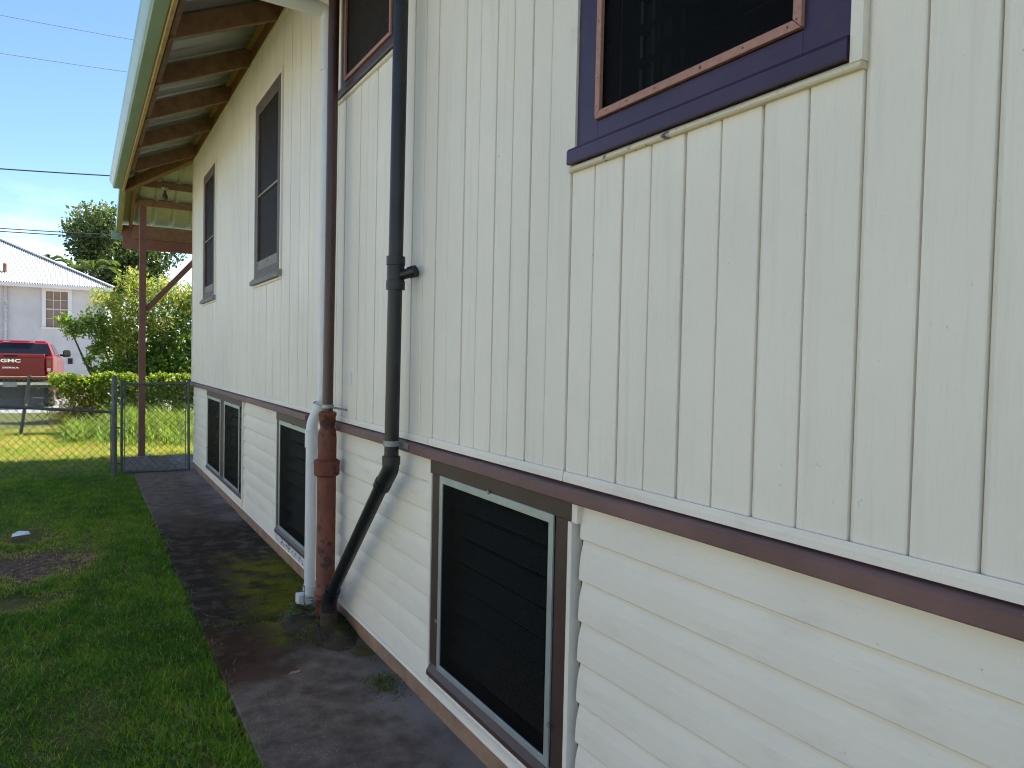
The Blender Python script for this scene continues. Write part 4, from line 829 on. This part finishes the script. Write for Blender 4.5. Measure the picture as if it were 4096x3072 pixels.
for i in range(1, m_):
    for j in range(k):
        a = 2*math.pi*j/k; q = i/(m_-1); rr_ = q*(.30+.05*math.sin(3*a)); h = .05*(1-q*q)**1.5+(r5.normal(0, .003) if i < m_-1 else -.01); Vv.append((min(-.13+rr_*math.cos(a)*.72, .004), 4.0+rr_*math.sin(a)*1.25, h))
for j in range(k): Ff.append((0, 1+j, 1+(j+1) % k))
for i in range(m_-2):
    for j in range(k): Ff.append((1+i*k+j, 1+(i+1)*k+j, 1+(i+1)*k+(j+1) % k, 1+i*k+(j+1) % k))
mo_ = MB().add(Vv, Ff).build('dirt_mound', 'mound', None, True); tag(mo_, 'mossy dirt heap round the feet of the three pipes', 'dirt')
# ivy seedling by the downspout
IV = thing('ivy_plant', (-.16, 4.30, 0), 'small ivy plant at the foot of the white downspout', 'plant')
def ivy_leaf(p, s_, az, tl_, tn):
    o5 = [(0, 0), (.28, -.42), (.55, -.30), (.62, -.10), (1, 0), (.62, .10), (.55, .30), (.28, .42)]; mbv = []
    ca, sa = math.cos(az), math.sin(az)
    for u, v_ in o5: zz = u*math.sin(tl_)-abs(v_)*.25; uu = u*math.cos(tl_); mbv.append((p[0]+s_*(uu*ca-v_*sa), p[1]+s_*(uu*sa+v_*ca), p[2]+s_*zz))
    npmesh('leaf', np.array(mbv), np.array([[0, 1, 2, 3, 4, 5, 6, 7]]), 'ivy', IV, np.full(8, tn))
for i in range(34):
    ivy_leaf((-.20+r.normal(0, .045), 4.14+r.normal(0, .06), r.uniform(.02, .10)), r.uniform(.035, .07), r.uniform(2, 5.5), r.uniform(-.5, .5), r.random())
for p, s_ in (((-.17, 4.24, .165), .07), ((-.16, 4.26, .125), .05)): ivy_leaf(p, s_, 3.6, .3, .8)
mb = MB(); mb.tube([(-.14, 4.28, 0), (-.16, 4.27, .06), (-.165, 4.25, .16)], .003, 5); mb.tube([(-.14, 4.28, 0), (-.20, 4.16, .06)], .003, 5); mb.build('stem', 'bark', IV)
# small litter
def flat_bit(name, loc, pts, mt, lab, cat, z=.03):
    o = thing(name, loc, lab, cat); n_ = len(pts); vs = [(loc[0]+a_, loc[1]+b_, loc[2]+h_) for a_, b_, h_ in pts]; vs2 = [(p[0], p[1], p[2]-.003) for p in vs]
    MB().add(vs+vs2, [tuple(range(n_)), tuple(range(2*n_-1, n_-1, -1))]+[(i, (i+1) % n_, n_+(i+1) % n_, n_+i) for i in range(n_)]).build('sheet', mt, o); return o
flat_bit('paper_scrap', (-1.70, 7.03, .0), [(-.06, -.04, .012), (.01, -.05, .022), (.065, -.01, .016), (.05, .04, .03), (-.02, .05, .035), (-.06, .02, .018)], 'paper', 'crumpled white scrap lying on the bare lawn patch', 'litter')
flat_bit('dead_leaf', (-1.25, 5.93, .02), [(-.03, -.02, 0), (.01, -.035, .01), (.05, 0, .015), (.02, .03, .02), (-.03, .02, .01)], 'deadleaf', 'reddish dead leaf on the shaded lawn', 'leaf')
flat_bit('dead_leaf', (-.30, 2.95, .003), [(-.012, -.006, 0), (.008, -.009, .004), (.014, .006, .005), (-.006, .009, .003)], 'deadleaf', 'tiny red leaf on the bare path near the wall', 'leaf')
flat_bit('dead_leaf', (-.42, 3.45, .003), [(-.03, -.006, 0), (.02, -.012, .004), (.035, .004, .005), (-.01, .012, .003)], 'pink', 'tan leaf on the path below the black pipe', 'leaf')

# ------------------------------------------------------------------ overhead cables
for i, (za, zb_, r_, mt, lab) in enumerate(((12.574, 12.687, .010, 'thincable', 'thin overhead wire, highest of all against the sky'), (11.326, 11.514, .010, 'thincable', 'thin overhead wire, second from the top of the sky'), (7.52, 7.792, .022, 'cable', 'thick dark twisted overhead cable across the middle of the sky'),
                                  (5.545, 5.691, .016, 'cable', 'upper of two dark cables passing before the big tree'), (5.444, 5.584, .016, 'cable', 'lower of two dark cables passing before the big tree'))):
    sl_ = (zb_-za)/3.6; C_ = thing('overhead_cable', (-3.6, 30, za), lab, 'cable', 'overhead cables')
    pts = [(xx, 30, za+sl_*(xx+3.6)+.0028*(xx+3.6)*(xx-0)) for xx in np.linspace(-26, 16, 90)]
    MB().tube(pts, r_, 6).build('wire', mt, C_, True)

for o in bpy.data.objects:
    if '_b' in o: del o['_b']
